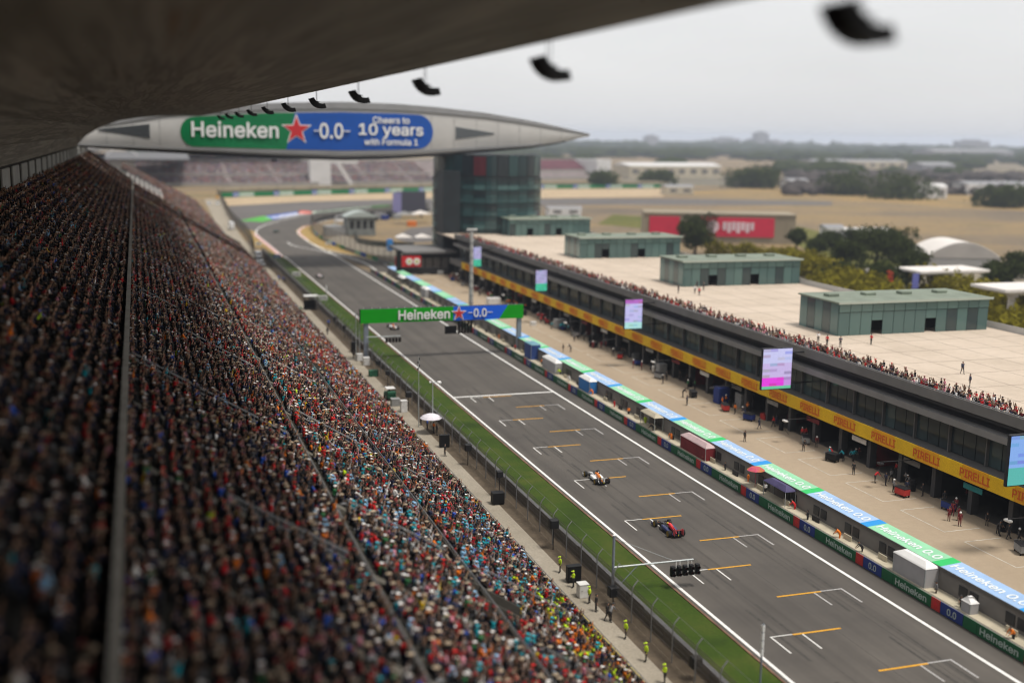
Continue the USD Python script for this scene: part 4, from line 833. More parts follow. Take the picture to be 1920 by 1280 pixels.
st = thing('pit_wall_stand', 'long grey pit stand with window openings and a bright lettered roof strip', 'stand')
part(st, 'counter', MB().box(69.4, 71.0, 46, 345, .75, 1.12), M['cream'])
part(st, 'front_wall', MB().box(71.05, 71.25, 46, 340, 0, 3.0), M['perch'])
part(st, 'eave', MB().box(70.95, 71.35, 46, 340, 3.02, 3.25), pm('eave_grey', (.10, .095, .09), .6))
part(st, 'rear_wall', MB().box(73.2, 73.4, 46, 340, 0, 3.2), M['perch'])
for i in range(48):
    y = 50+6.1*i
    for d in (0, 1.45): part(st, 'window', MB().box(70.98, 71.05, y+d, y+d+1.1, 1.5, 2.5), M['perchdark'])
    part(st, 'counter_screen', MB().bbox((70.3, y+.9, 1.4), (.12, 1.4, .6), .03), M['cream'] if i % 3 else M['dark'])
M['sblue'] = pm('strip_pale_blue', (.30, .44, .66), .5, .1, .3); M['sgreen'] = pm('strip_pale_green', (.26, .56, .34), .5, .1, .3); M['sblue2'] = pm('strip_blue', (.02, .26, .62), .5); M['sgreen2'] = pm('strip_green', (.03, .46, .12), .5); M['sletter'] = pm('strip_letter', (.68, .72, .72), .5)
y = 341.0; i = 0
# roof strip: pale blue and pale green lengths with saturated ends, white lettering along them
while y > 46:
    b = i % 2 == 0; L = 11.6
    p = part(st, 'roof_panel', MB().add([(71.0, y, 3.28), (73.4, y, 3.45), (73.4, y-L+1.3, 3.45), (71.0, y-L+1.3, 3.28), (71.0, y, 3.2), (73.4, y, 3.37), (73.4, y-L+1.3, 3.37), (71.0, y-L+1.3, 3.2)], [(3, 2, 1, 0), (4, 5, 6, 7), (0, 1, 5, 4), (1, 2, 6, 5), (2, 3, 7, 6), (3, 0, 4, 7)]), M['sblue' if b else 'sgreen'])
    part(st, 'roof_panel_end', MB().add([(71.0, y-L+1.28, 3.28), (73.4, y-L+1.28, 3.45), (73.4, y-L+.02, 3.45), (71.0, y-L+.02, 3.28), (71.0, y-L+1.28, 3.2), (73.4, y-L+1.28, 3.37), (73.4, y-L+.02, 3.37), (71.0, y-L+.02, 3.2)], [(3, 2, 1, 0), (4, 5, 6, 7), (0, 1, 5, 4), (1, 2, 6, 5), (2, 3, 7, 6), (3, 0, 4, 7)]), M['sblue2' if b else 'sgreen2'])
    if y < 250: 
        sl_ = np.array([2.4, 0, .17]); sl_ /= np.linalg.norm(sl_)
        part(p, 'lettering', MB().text('Heineken 0.0' , .95, (72.2, y-L/2+.6, 3.385), (0, -1, 0), sl_, .015, wide=1.2), M['sletter'])
    y -= L; i += 1

def tent(p, w, l, h, top, side, label, name='pit_canopy', roof=.5):
    t_ = thing(name, label, 'canopy', None, loc=p)
    part(t_, 'roof', MB().loft([[(-w/2, -l/2, h), (w/2, -l/2, h), (w/2, l/2, h), (-w/2, l/2, h)], [(-w/2+.1, -l/2+.1, h+.12), (w/2-.1, -l/2+.1, h+.12), (w/2-.1, l/2-.1, h+.12), (-w/2+.1, l/2-.1, h+.12)], [(-.2, -l/2+.8, h+roof), (.2, -l/2+.8, h+roof), (.2, l/2-.8, h+roof), (-.2, l/2-.8, h+roof)]]), top)
    for a in (-1, 1):
        for b in (-1, 1): part(t_, 'post', MB().tube([(a*(w/2-.08), b*(l/2-.08), 0), (a*(w/2-.08), b*(l/2-.08), h)], .05, 6), M['steelw'])
    if side is not None:
        part(t_, 'side_sheet', MB().box(-w/2+.03, -w/2+.07, -l/2+.15, l/2-.15, .2, h-.02), side); part(t_, 'end_sheet', MB().box(-w/2+.1, w/2-.1, -l/2+.03, -l/2+.07, .2, h-.02), side)
    return t_
tw = pm('tent_white', (.70, .69, .67), .6, .06, .4); tg = pm('tent_grey', (.34, .33, .33), .6, .1, .4); tb = pm('tent_blue', (.03, .16, .42), .6, .1, .5); tr = pm('tent_dark_red', (.16, .02, .025), .6, .15, .5); tk = pm('tent_black', (.03, .028, .03), .6)
tent((70.3, 192, .9), 1.5, 7, 2.1, tw, tg, 'white roofed tent with grey sides on the pit wall left of the blue tent'); tent((70.3, 174.5, .9), 1.5, 5, 2.2, tw, tb, 'white roofed tent with bright blue sides on the pit wall')
tent((70.2, 149, .9), 1.5, 5, 2.2, M['cream'], None, 'cream roofed open canopy on the pit wall past the blue tent'); tent((70.3, 134.5, .9), 1.6, 7.5, 1.9, pm('tent_pink', (.45, .33, .33), .6, .2, .6), tr, 'pale pink roofed stand with dark red sides on the pit wall')
tent((70.3, 113.6, .9), 1.5, 5, 2.0, pm('tent_purple', (.06, .05, .12), .6, .3, .5), None, 'dark open stand with purple top on the pit wall opposite the nearer car'); tent((70.3, 88.5, .9), 1.6, 5, 2.1, tw, tg, 'white roofed tent with grey side on the pit wall at lower right'); tent((70.0, 80.3, .9), 1.0, 1.3, 1.2, tw, tg, 'small white cabinet tent on the pit wall at lower right')
tent((70.6, 290, .9), 1.6, 5, 2.4, tw, tg, 'white roofed canopy at the far end of the pit wall, nearer one'); tent((70.6, 318, .9), 1.6, 6, 2.0, tw, None, 'white roofed canopy at the far end of the pit wall, farther one')
hub = tent((70.6, 204, .9), 2.0, 4, 3.0, pm('tent_teal', (.12, .26, .33), .5, .1, .4), pm('tent_navy', (.03, .06, .20), .5, .2, .4), 'two storey dark blue pit stand with teal roof beside the right gantry post', roof=.2)
og = single('umbrella', MB().loft([[(70.2+r*math.cos(t), 119.0+r*math.sin(t), z) for t in np.linspace(0, 2*math.pi, 12, endpoint=False)] for r, z in ((.02, 3.75), (.6, 3.62), (1.1, 3.3), (1.08, 3.27), (.02, 3.7))]).tube([(70.2, 119, .9), (70.2, 119, 3.7)], .03, 5), pm('umbrella_orange', (.62, .24, .03), .6, .4, 1.2, col2=(.5, .05, .15)), 'orange and red umbrella over the pit wall opposite the nearer car', 'umbrella')

# ------------------------------------------------------------------ the pit building
pb = thing('pit_building', 'long dark pit building with a yellow fascia above open garages along the right', 'building')
PY0, PY1 = 60.0, 340.0
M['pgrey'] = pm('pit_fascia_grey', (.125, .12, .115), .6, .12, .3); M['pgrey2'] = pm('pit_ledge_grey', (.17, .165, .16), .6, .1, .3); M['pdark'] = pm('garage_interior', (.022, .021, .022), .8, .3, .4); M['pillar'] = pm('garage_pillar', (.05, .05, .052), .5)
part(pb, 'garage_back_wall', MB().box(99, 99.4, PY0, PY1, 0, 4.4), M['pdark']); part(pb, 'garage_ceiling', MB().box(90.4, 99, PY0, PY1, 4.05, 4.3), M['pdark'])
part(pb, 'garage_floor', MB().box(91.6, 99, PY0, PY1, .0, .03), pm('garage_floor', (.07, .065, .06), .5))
n_ = int((PY1-PY0)/6.6)
for i in range(n_+1):
    y = PY0+6.6*i
    part(pb, 'pillar', MB().box(91.2, 92.2, y-.35, y+.35, 0, 4.05), M['pillar'])
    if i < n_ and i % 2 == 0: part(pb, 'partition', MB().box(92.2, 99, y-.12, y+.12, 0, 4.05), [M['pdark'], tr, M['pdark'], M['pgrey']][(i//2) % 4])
yel = pm('fascia_yellow', (.62, .385, .008), .5, .08, .4); yred = pm('fascia_red', (.50, .085, .01), .5)
for i in range(62):
    y = PY1-14-4.3*i
    if y < PY0+4: break
    f_ = part(pb, 'fascia_panel', MB().box(90.2, 90.4, y-4.26, y, 4.15, 5.95), yel if i % 2 == 0 else pm('fascia_amber', (.59, .28, .006), .5, .08, .4) if i == 1 else '/World/Looks/fascia_amber')
    if i % 2 == 1: part(f_, 'lettering', MB().text('PIRELLI', .95, (90.18, y-2.13, 5.05), (0, -1, 0), (0, 0, 1), .015, wide=1.02), yred)
part(pb, 'fascia_end', MB().box(90.25, 90.4, PY1-14, PY1, 4.2, 5.9), M['pgrey'])
part(pb, 'canopy_slab', MB().box(90.4, 93.6, PY0, PY1, 5.0, 5.6), M['pgrey'])
fg = [glass_mat('front_glass_%d' % i, c, .1, 1.5) for i, c in enumerate([(.014, .02, .022), (.02, .032, .034), (.03, .05, .052)])]
for i in range(int((PY1-PY0)/2.2)):
    y = PY0+2.2*i
    part(pb, 'window', MB().box(93.3, 93.45, y+.05, y+2.12, 5.7, 9.5), fg[int(rnd.random()**2*3)])
    if i % 3 == 0: part(pb, 'mullion', MB().box(92.9, 93.3, y-.09, y+.09, 5.65, 9.55), M['pgrey'])
part(pb, 'ledge', MB().box(91.4, 94, PY0, PY1, 9.55, 10.35), M['pgrey2']); part(pb, 'recess', MB().box(92.9, 94, PY0, PY1, 10.35, 11.3), M['dark']); part(pb, 'deck_edge', MB().box(91.9, 92.4, PY0, PY1, 11.3, 11.75), M['pdark'])
part(pb, 'parapet', MB().box(91.7, 92.0, PY0, PY1, 11.75, 12.95), M['pgrey']); part(pb, 'parapet_rail', MB().tube([(91.85, PY0, 13.1), (91.85, PY1, 13.1)], .07, 6), M['rail'])
DK = 11.6
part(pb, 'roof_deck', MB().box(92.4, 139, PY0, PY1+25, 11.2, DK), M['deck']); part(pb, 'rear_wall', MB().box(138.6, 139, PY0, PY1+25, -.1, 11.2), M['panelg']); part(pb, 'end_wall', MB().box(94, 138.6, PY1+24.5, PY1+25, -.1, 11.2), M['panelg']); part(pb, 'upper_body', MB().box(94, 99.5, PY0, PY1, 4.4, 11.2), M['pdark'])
part(pb, 'deck_balustrade', MB().box(138.7, 138.8, PY0, PY1+20, DK, DK+1.1), M['panelw'])
M['joint'] = pm('deck_joint', (.20, .17, .14), .9)
for x in np.arange(96, 138, 6.0): part(pb, 'deck_joint', MB().box(x-.05, x+.05, PY0, PY1+24, DK, DK+.006), M['joint'])
for y in np.arange(PY0+4, PY1+24, 8.0): part(pb, 'deck_joint', MB().box(92.5, 138.5, y-.05, y+.05, DK+.001, DK+.008), M['joint'])
# glass pavilions on the deck
gp = [glass_mat('pavilion_glass_%d' % i, c, .12, 1.5) for i, c in enumerate([(.075, .135, .125), (.06, .11, .105), (.095, .165, .15), (.025, .04, .042)])]
M['pavroof'] = pm('pavilion_roof', (.17, .20, .155), .6, .15, .3); M['pavrim'] = pm('pavilion_rim', (.36, .40, .34), .6)
for i, (y, x0, x1, w) in enumerate(((158.5, 107.2, 136.5, 'nearest, at the right edge'), (220.5, 110.0, 138.4, 'second nearest, above the lit screens'), (278.0, 108.8, 137.5, 'third from the camera'), (345.5, 111.2, 138.5, 'farthest, beside the round tower'))):
    t_ = thing('glass_pavilion', 'low green glass pavilion on the pit roof deck, '+w, 'pavilion', 'glass pavilions on the pit roof deck'); D = 11.5; h = 5.3
    n_ = 14; dx = (x1-x0)/n_
    for j in range(n_):
        part(t_, 'front_pane', MB().box(x0+j*dx+.05, x0+(j+1)*dx-.05, y, y+.12, DK+(.02 if j not in (3, 8) else 2.4), DK+h-1.5), gp[3] if rnd.random() < .22 else gp[(1, 1, 0)[int(rnd.random()*3)]])
        part(t_, 'top_pane', MB().box(x0+j*dx+.05, x0+(j+1)*dx-.05, y-.1, y+.02, DK+h-1.4, DK+h-.1), gp[int(rnd.random()*2)*2])
    for j in range(5): part(t_, 'side_pane', MB().box(x0-.02, x0+.1, y+.15+j*D/5, y+.05+(j+1)*D/5, DK, DK+h-.1), gp[3] if j % 2 else gp[1])
    part(t_, 'inner_wall', MB().box(x0+1, x1-1, y+4, y+4.2, DK, DK+h-.3), M['pdark']); part(t_, 'back_wall', MB().box(x0, x1, y+D-.1, y+D, DK, DK+h-.1), gp[1]); part(t_, 'right_wall', MB().box(x1-.1, x1, y+.15, y+D-.15, DK, DK+h-.1), gp[1])
    part(t_, 'roof', MB().box(x0-.4, x1+.4, y-.5, y+D+.3, DK+h, DK+h+.25), M['pavroof']); part(t_, 'roof_rim', MB().box(x0-.45, x1+.45, y-.56, y-.5, DK+h-.05, DK+h+.35), M['pavrim'])
    for j in range(4): part(t_, 'roof_unit', MB().bbox((x0+3+j*7.2, y+7, DK+h+.5), (2.2, 1.6, .5), .1), M['pavroof'])
# lit advertising screens on the facade
def shade(c0, c1, t): return [a+(b-a)*t for a, b in zip(c0, c1)]
for i, (x0, y0, x1, y1, cols) in enumerate(((1432, 655, 1482, 727, 'p'), (1173, 562, 1203, 615, 'm'), (1005, 507, 1025, 545, 'g'), (888, 463, 902, 499, 'g'), (1897, 818, 1950, 905, 'b'))):
    Y = [143.5, 195.0, 247.5, 300.0, 92.5][i]; a, b = PY(x0, y0, Y), PY(x1, y1, Y)
    t_ = thing('advertising_screen', 'lit screen on the pit facade, '+['magenta foot, second from the right', 'magenta top and pale green foot, third from the right', 'lilac with green foot, fourth from the right', 'lilac with green foot, smallest and farthest', 'pale blue, cut by the right edge'][i], 'screen', 'lit screens on the pit facade')
    part(t_, 'housing', MB().bbox(((a[0]+b[0])/2, Y+.25, (a[2]+b[2])/2), (b[0]-a[0]+.25, .4, a[2]-b[2]+.25), .05), M['dark'])
    part(t_, 'bracket', MB().box((a[0]+b[0])/2, 93.2, Y+.2, Y+.35, b[2]+.6, b[2]+.8).box((a[0]+b[0])/2, 93.2, Y+.2, Y+.35, a[2]-.8, a[2]-.6), M['dark'])
    m = MB(); n = 14; w = b[0]-a[0]
    for r_ in range(n):
        for q in range(4):
            t0 = r_/n; z1 = a[2]-(a[2]-b[2])*r_/n; z0 = a[2]-(a[2]-b[2])*(r_+1)/n
            c = {'p': (.62, .62, .95) if t0 < .35 else (.62, .5, .85), 'm': (.58, .55, .92) if t0 > .12 else (.5, .15, .6), 'g': (.45, .42, .7), 'b': (.25, .45, .9)}[cols]
            if cols == 'p' and t0 > .68: c = (.85, .05, .8) if q in (0, 1, 2) and t0 < .9 else (.6, .3, .8)
            if cols == 'p' and t0 > .92: c = (.15, .6, .35)
            if cols == 'm' and t0 > .72: c = (.45, .8, .78)
            if cols == 'g' and t0 > .6: c = (.05, .55, .35)
            if (r_*5+q*3) % 7 in (0, 3): c = tuple(v*rnd.uniform(.6, .95) for v in c)
            if cols == 'b' and t0 > .6: c = (.1, .5, .45)
            m.add([(a[0]+w*q/4, Y, z0), (a[0]+w*(q+1)/4, Y, z0), (a[0]+w*(q+1)/4, Y, z1), (a[0]+w*q/4, Y, z1)], [(0, 1, 2, 3)], np.array(c)*1.0)
    part(t_, 'display', m, M['screen'])
# people on the terrace behind the parapet and on the deck
P, wh = [], []
for y in np.arange(78, 338, .56):
    for r_ in range(4):
        if rnd.random() < (.92, .7, .5, .3)[r_]: P.append((93.0+r_*1.0+rnd.uniform(-.3, .3), y+rnd.uniform(-.3, .3), DK+.5)); wh.append(rnd.choice([q for t_ in ('black', 'black', 'navy', 'dark red', 'brown', 'white', 'grey', 'red', 'beige', 'pink') for q in BYTOP[t_]]))
crowd('terrace_crowd', 'row of guests packed along the parapet on top of the pit building', P, wh, [math.pi+rnd.uniform(-.4, .4) for _ in P], [1.0]*len(P), kinds)
for i in range(12):
    y = rnd.choice([150, 152, 214, 270, 120, 128, 136])+rnd.uniform(-8, 6); x = rnd.uniform(96, 112) if y > 140 else rnd.uniform(95, 120)
    person((x, y, DK), rnd.uniform(0, 6), 'guest in %s top %s' % (['dark', 'white', 'red', 'navy'][i % 4], 'walking on the pale roof deck, number %d from the near end' % i if False else 'on the pale roof deck by the pavilions'), ['black', 'white', 'red', 'navy'][i % 4], 'black', 'hair', 'black', ['stand', 'walk', 'fold'][i % 3], None, 'guests in %s tops on the roof deck' % ['dark', 'white', 'red', 'navy'][i % 4])

# pit crew, equipment and marshals
crew = [(1396, 828, 'black'), (1415, 640, 'black'), (1056, 660, 'black'), (1070, 660, 'black'), (1228, 690, 'white'), (1224, 700, 'white'), (1288, 760, 'navy'), (1530, 838, 'dark red'), (1482, 806, 'dark red'), (1506, 845, 'black'), (1450, 800, 'red'), (1280, 745, 'black'), (1165, 668, 'black'), (1185, 668, 'grey'), (1030, 610, 'brown'), (1022, 600, 'dark red'), (1040, 612, 'black'), (985, 592, 'black'), (1345, 740, 'navy'), (1355, 738, 'navy'), (1560, 860, 'red'), (1600, 890, 'black'), (1640, 905, 'red'), (1660, 910, 'navy'), (1700, 925, 'navy'), (1730, 930, 'black'), (1770, 945, 'black'), (1812, 940, 'dark red'), (1870, 1000, 'black'), (1890, 1010, 'black'), (1905, 990, 'dark red'), (1120, 640, 'black'), (1100, 625, 'green'), (1680, 890, 'red'), (1850, 985, 'black'), (1575, 835, 'black'), (1610, 860, 'dark red')]
for i, (x, y, c) in enumerate(crew):
    p = G(x, y); near_ = ['on the open pit lane' if p[0] < 84 else 'at the garage mouths', 'far' if p[1] > 190 else 'near']
    lab = f"crew member in {c} overalls {near_[0]}, {'beyond the blue tent' if p[1] > 175 else 'opposite the grid cars' if p[1] > 125 else 'towards the right edge'}"
    person(p, rnd.uniform(0, 6.2), lab, c, 'black' if c != 'white' else 'white', 'cap', 'black', rnd.choice(['stand', 'walk', 'fold', 'bend']), None, lab.replace('crew member', 'crew members'), False, i, 'white' if i in (7, 8, 4) else None)
# crews at the garage mouths, in team colours, with what they work with
M['boxline'] = pm('pit_box_paint', (.45, .42, .36), .7, .3, 1)
team = ['dark red', 'black', 'navy', 'grey', 'dark red', 'orange', 'teal', 'black', 'green', 'red']
for i in range(24):
    y = 72+11.2*i; c = team[(i*3+1) % 10]
    for dx, w_, l_ in ((84.2, .12, 7.5), ):
        m = MB().box(84.2, 84.34, y-4, y+4, .016, .02).box(84.34, 89, y-4, y-3.86, .016, .02).box(84.34, 89, y+3.86, y+4, .016, .02); single('pit_box_marking', m, M['boxline'], kind='structure')
    for k in range(rnd.choice([2, 3, 4, 5])):
        lab = f"crew member in {c} overalls by the garages, {'near right edge' if y < 110 else 'opposite the grid' if y < 180 else 'beyond the blue tent' if y < 240 else 'far end'}"
        person((rnd.uniform(87.0, 91.5), y+rnd.uniform(-4.5, 4.5), .014), rnd.uniform(0, 6.2), lab, c, c if c in ('dark red', 'navy', 'black') else 'black', 'cap', rnd.choice(['black', c, 'white']), rnd.choice(['stand', 'walk', 'fold', 'bend']), None, lab.replace('crew member', 'crew members'), k % 2 == 0, i+k, rnd.choice([None, None, 'white', 'black']))
    t_ = thing('pit_trolley', f"wheeled {['red', 'black', 'grey', 'navy'][i % 4]} equipment trolley before the garages", 'trolley', f"{['red', 'black', 'grey', 'navy'][i % 4]} trolleys before the garages", loc=(rnd.uniform(87.5, 90.5), y+rnd.uniform(-3, 3), .014), rz=rnd.uniform(-.5, .5))
    part(t_, 'frame', MB().bbox((0, 0, .65), (1.0, 1.7, .8), .06), [M['wallred'], M['black'], M['boxgrey'], M['wallblue']][i % 4]); part(t_, 'top', MB().bbox((0, 0, 1.12), (1.05, 1.75, .1), .03), M['dark']); part(t_, 'handle', MB().tube([(-.4, .85, 1.0), (-.4, 1.1, 1.15), (.4, 1.1, 1.15), (.4, .85, 1.0)], .03, 5), M['rail'])
    for a in (-.4, .4):
        for b in (-.7, .7): part(t_, 'castor', MB().revolve([(.12, -.04), (.12, .04)], 10, (a, b, .12), 'x'), M['black'])
    if i % 2 == 0:
        t_ = thing('pit_boom', 'slim overhead pit equipment boom reaching from the garage', 'boom', 'overhead booms at the garages', loc=(91.0, y, 0)); part(t_, 'arm', MB().tube([(0, 0, 3.6), (-4.2, .6, 3.5)], .07, 6), M['dark']); part(t_, 'drop_cable', MB().tube([(-4.1, .6, 3.45), (-4.15, .9, 2.2), (-3.4, .8, 1.2)], .03, 5), M['dark']); part(t_, 'lamp_head', MB().bbox((-4.2, .6, 3.3), (.5, .9, .25), .05), [M['dark'], M['boxwhite']][i // 2 % 2])
    sgn = thing('garage_sign', f"{['dark', 'white', 'red', 'teal'][i % 4]} team sign board over a garage opening", 'sign', f"{['dark', 'white', 'red', 'teal'][i % 4]} garage signs", loc=(91.0, y, 3.3)); part(sgn, 'board', MB().bbox((0, 0, 0), (.12, 3.2, .7), .03), [M['pgrey'], M['boxwhite'], tr, pm('sign_teal', (.02, .2, .22), .6) if i == 3 else M['boxgrey']][i % 4]); part(sgn, 'hanger', MB().box(-.03, .03, -1.3, -1.2, .3, .76).box(-.03, .03, 1.2, 1.3, .3, .76), M['dark'])
wallppl = [(y_, c) for y_, c in zip(list(np.arange(60, 200, 5.1))+[206, 212, 226, 240, 251], ['orange', 'black', 'red', 'orange', 'black', 'grey', 'yellow', 'black', 'orange', 'black', 'red', 'white', 'orange', 'black', 'red', 'red', 'orange', 'black', 'lime', 'orange', 'red', 'black', 'orange', 'blue', 'white', 'lime', 'red', 'orange', 'black', 'red', 'orange', 'black', 'red'])]
for i, (y, c) in enumerate(wallppl):
    lab = f"marshal in {c} jacket on the pit wall, {'near the lower right corner' if y < 90 else 'opposite the two nearest cars' if y < 140 else 'between the grid and the gantry' if y < 210 else 'beyond the gantry'}"
    person((rnd.uniform(69.65, 70.6), y+rnd.uniform(-1, 1), .45 if False else 1.12-.55), math.pi+rnd.uniform(-.8, .8), lab, c, 'black' if i % 2 else c, 'cap' if i % 3 else 'hair', 'black', rnd.choice(['stand', 'fold', 'bend']), c if c in ('lime', 'orange') else None, lab.replace('marshal', 'marshals', 1), i % 4 == 0, i)
for i, (x, y, c, s, w) in enumerate(((1395, 752, M['boxgrey'], (2.4, 2, 2.2), 'tall pale grey cabinet at the garages beneath the lit screens'), (1352, 745, M['wallblue'], (2, 2, 2.6), 'dark blue cabinet at the garages left of the grey one'), (1240, 690, M['boxgrey'], (1.6, 1.6, 1.8), 'grey tool cabinet in the pit lane beyond the gantry'), (1050, 605, M['boxgrey'], (2.6, 2, 2.0), 'pale cabinet in front of the far garages'), (1000, 600, M['boxwhite'], (1.2, 1.2, .8), 'small white box on the far pit lane'), (925, 565, M['boxwhite'], (3.2, 2.2, 2.2), 'white container on the pit lane by the light mast'), (1190, 660, M['boxgrey'], (1.4, 1.4, .9), 'low grey trolley on the pit lane'), (1445, 775, M['wallred'], (3, 1.4, .8), 'dark red trolley at the garages under the magenta screen'), (1505, 780, tr, (4.5, 2, 1.0), 'long dark red trolley at the garages'))):
    crate(G(x, y+10), s, c, w, 'cabinet')
for i in range(14):
    y = 100+15.5*i; c = ['black', 'dark red', 'navy', 'grey'][i % 4]
    t_ = thing('tyre_stack', 'stack of racing tyres beside a garage pillar', 'tyres', 'tyre stacks at the garage mouths', loc=(90.6+rnd.uniform(-.5, .5), y, 0.02))
    for k in range(3+i % 2): part(t_, 'tyre', MB().revolve([(.2, 0), (.33, .02), (.36, .12), (.36, .26), (.33, .36), (.2, .38)], 16, (0, 0, .39*k)), M['black'])
for i, (x, y, w, c) in enumerate(((1460, 775, 'round yellow and red sign at the garage mouth under the magenta screen', 0), (1185, 655, 'tall white and orange pit sign on the pit lane', 1))):
    p = G(x, y); t_ = thing('pit_sign', w, 'sign', loc=p); part(t_, 'pole', MB().tube([(0, 0, 0), (0, 0, 2.6)], .05, 6), M['dark'])
    if c == 0: part(t_, 'disc', MB().revolve([(1.1, 0), (1.1, .1)], 24, (0, 0, 3.45), 'y'), tr); part(t_, 'badge', MB().revolve([(.75, 0), (.75, .05)], 24, (0, -.06, 3.45), 'y'), pm('badge_amber', (.5, .25, .06), .5))
    else: part(t_, 'panel', MB().bbox((0, 0, 2.2), (1.2, .15, 2.6), .2), M['letter']); part(t_, 'band', MB().bbox((0, -.02, 2.0), (1.22, .15, .7), .05), pm('sign_orange', (.55, .22, .08), .5))
# light mast by the pit lane
p = (74.9, 262.0, 0); mt = thing('light_mast', 'tall pale ribbed mast standing by the pit lane beyond the gantry', 'mast', loc=p)
part(mt, 'shaft', MB().tube([(0, 0, 0), (0, 0, 20.5)], [.55, .40], 12), pm('mast_white', (.36, .355, .34), .5, .15, .6), True)
for k in range(10): part(mt, 'flange', MB().revolve([(.62-.01*k, 0), (.62-.01*k, .18)], 12, (0, 0, 1.8*k+1.5)), M['panelg'])
part(mt, 'head_frame', MB().box(-1.3, 1.3, -.3, .3, 20.3, 20.7), M['panelg'])
for dx in (-1, -.35, .35, 1): part(mt, 'floodlight', MB().bbox((dx, -.35, 20.9), (.5, .35, .5), .06), M['boxwhite'])
# ------------------------------------------------------------------ trees, hedges
def leaf_mat(name, c, c2):
    return usdkit.material(stage, '/World/Looks/'+name, {'g': ('geometry', {}), 'r': ('rgb_ramp', {'ramp': [(0, c), (1, c2)]}), 'n': ('noise_texture', {'scale': .5}), 'd': ('diffuse_bsdf', {}), 't': ('translucent_bsdf', {}), 'm': ('mix_closure', {'fac': .25}),
        'a': ('math', {'math_type': 'multiply_add', 'value2': .6})}, [('g.random_per_island', 'a.value1'), ('g.position', 'n.vector'), ('n.fac', 'a.value3'), ('a.value', 'r.fac'), ('r.color', 'd.color'), ('r.color', 't.color'), ('d.BSDF', 'm.closure1'), ('t.BSDF', 'm.closure2')], surface='m.closure')
M['leafdark'] = leaf_mat('leaf_dark', (.024, .034, .010), (.055, .066, .022)); M['leafyel'] = leaf_mat('leaf_yellow', (.09, .085, .008), (.24, .20, .02)); M['leafmid'] = leaf_mat('leaf_mid', (.03, .045, .012), (.07, .085, .025)); M['bark'] = pm('bark', (.06, .045, .03), .9, .3, 3)
def leaves(centres, n, size, seed):
    r = np.random.RandomState(seed); C = np.array([c[:3] for c in centres], float); Rd = np.array([c[3] for c in centres]); w = Rd**2; i = r.choice(len(C), n, p=w/w.sum())
    d = r.normal(size=(n, 3)); d /= np.linalg.norm(d, axis=1, keepdims=True); d[:, 2] *= .8
    p = C[i]+d*(Rd[i]*r.uniform(.5, 1.0, n)**.8*r.choice([1, 1, 1.1, 1.35], n))[:, None]; a = r.normal(size=(n, 3)); a /= np.linalg.norm(a, axis=1, keepdims=True); b = np.cross(a, r.normal(size=(n, 3))); b /= np.linalg.norm(b, axis=1, keepdims=True)
    s = size*r.uniform(.6, 1.3, n)[:, None]; a *= s; b *= s*.7
    v = np.stack([p-a, p-b*.8, p+a, p+b*.8], 1).reshape(-1, 3); f = np.arange(4*n).reshape(-1, 4)
    return MB().add(v, f)
_tn = [0]
def tree(p, h, w, mat, label, group='trees behind the pit building', n=1900, leaf=.62):
    _tn[0] += 1; r = random.Random(_tn[0]); t_ = thing('tree', label, 'tree', group, loc=p)
    lobes = [(r.uniform(-.42, .42)*w, r.uniform(-.42, .42)*w, h*r.uniform(.32, .85), w*r.uniform(.22, .36)) for _ in range(11)]+[(0, 0, h*.62, w*.34)]
    m = MB().tube([(0, 0, 0), (.05*w, 0, h*.3), (0, .03*w, h*.6)], [.05*h, .035*h, .015*h], 8)
    for q in lobes[:6]: m.tube([(.04*w, 0, h*.28), (q[0]*.6, q[1]*.6, q[2]*.8), q[:3]], [.022*h, .014*h, .006*h], 5)
    part(t_, 'trunk', m, M['bark'], True); part(t_, 'crown', leaves(lobes, n, leaf, _tn[0]), mat)
for x, y, h, w, w_ in ((1302, 478, 13, 10, 'between the two parts of the red hoarding'), (1492, 468, 9, 7, 'alone just right of the red hoarding'), (1585, 505, 10, 10, 'leftmost of the big clump'), (1640, 500, 14, 13, 'tallest, in the middle of the big clump'), (1690, 508, 11, 9, 'right of the tallest in the big clump'), (1560, 470, 7, 8, 'small, behind the left of the big clump'), (1905, 520, 9, 9, 'at the right edge behind the white canopy'), (1660, 545, 8, 12, 'low, in front of the big clump'), (1612, 480, 11, 11, 'second from left in the big clump'), (1665, 485, 12, 12, 'behind the tallest in the big clump'), (1715, 525, 9, 10, 'rightmost of the big clump'), (1575, 530, 6, 10, 'low, left front of the big clump'), (1530, 478, 6, 7, 'small, between the lone tree and the big clump'), (1310, 455, 12, 11, 'behind the one between the red hoardings'), (1865, 540, 8, 10, 'second from the right edge')):
    tree(G(x, y), h, w, M['leafdark'], 'dark green tree '+w_)
for x, y, h, w, w_ in ((1130, 352, 11, 22, 'left of the far maroon stand end'), (1400, 352, 14, 30, 'broad and dark before the far fields, left one'), (1440, 353, 15, 34, 'broad and dark before the far fields, right one'), (1590, 365, 12, 40, 'far, wide, above the ochre field'), (1690, 372, 11, 45, 'far, wide, right above the ochre field'), (1880, 388, 10, 30, 'far, at the right edge above the brown field'), (1230, 346, 9, 24, 'far, before the cream shed')):
    tree(G(x, y), h, w, M['leafmid'], 'hazy distant tree '+w_, 'hazy distant trees', 1500, 1.7)
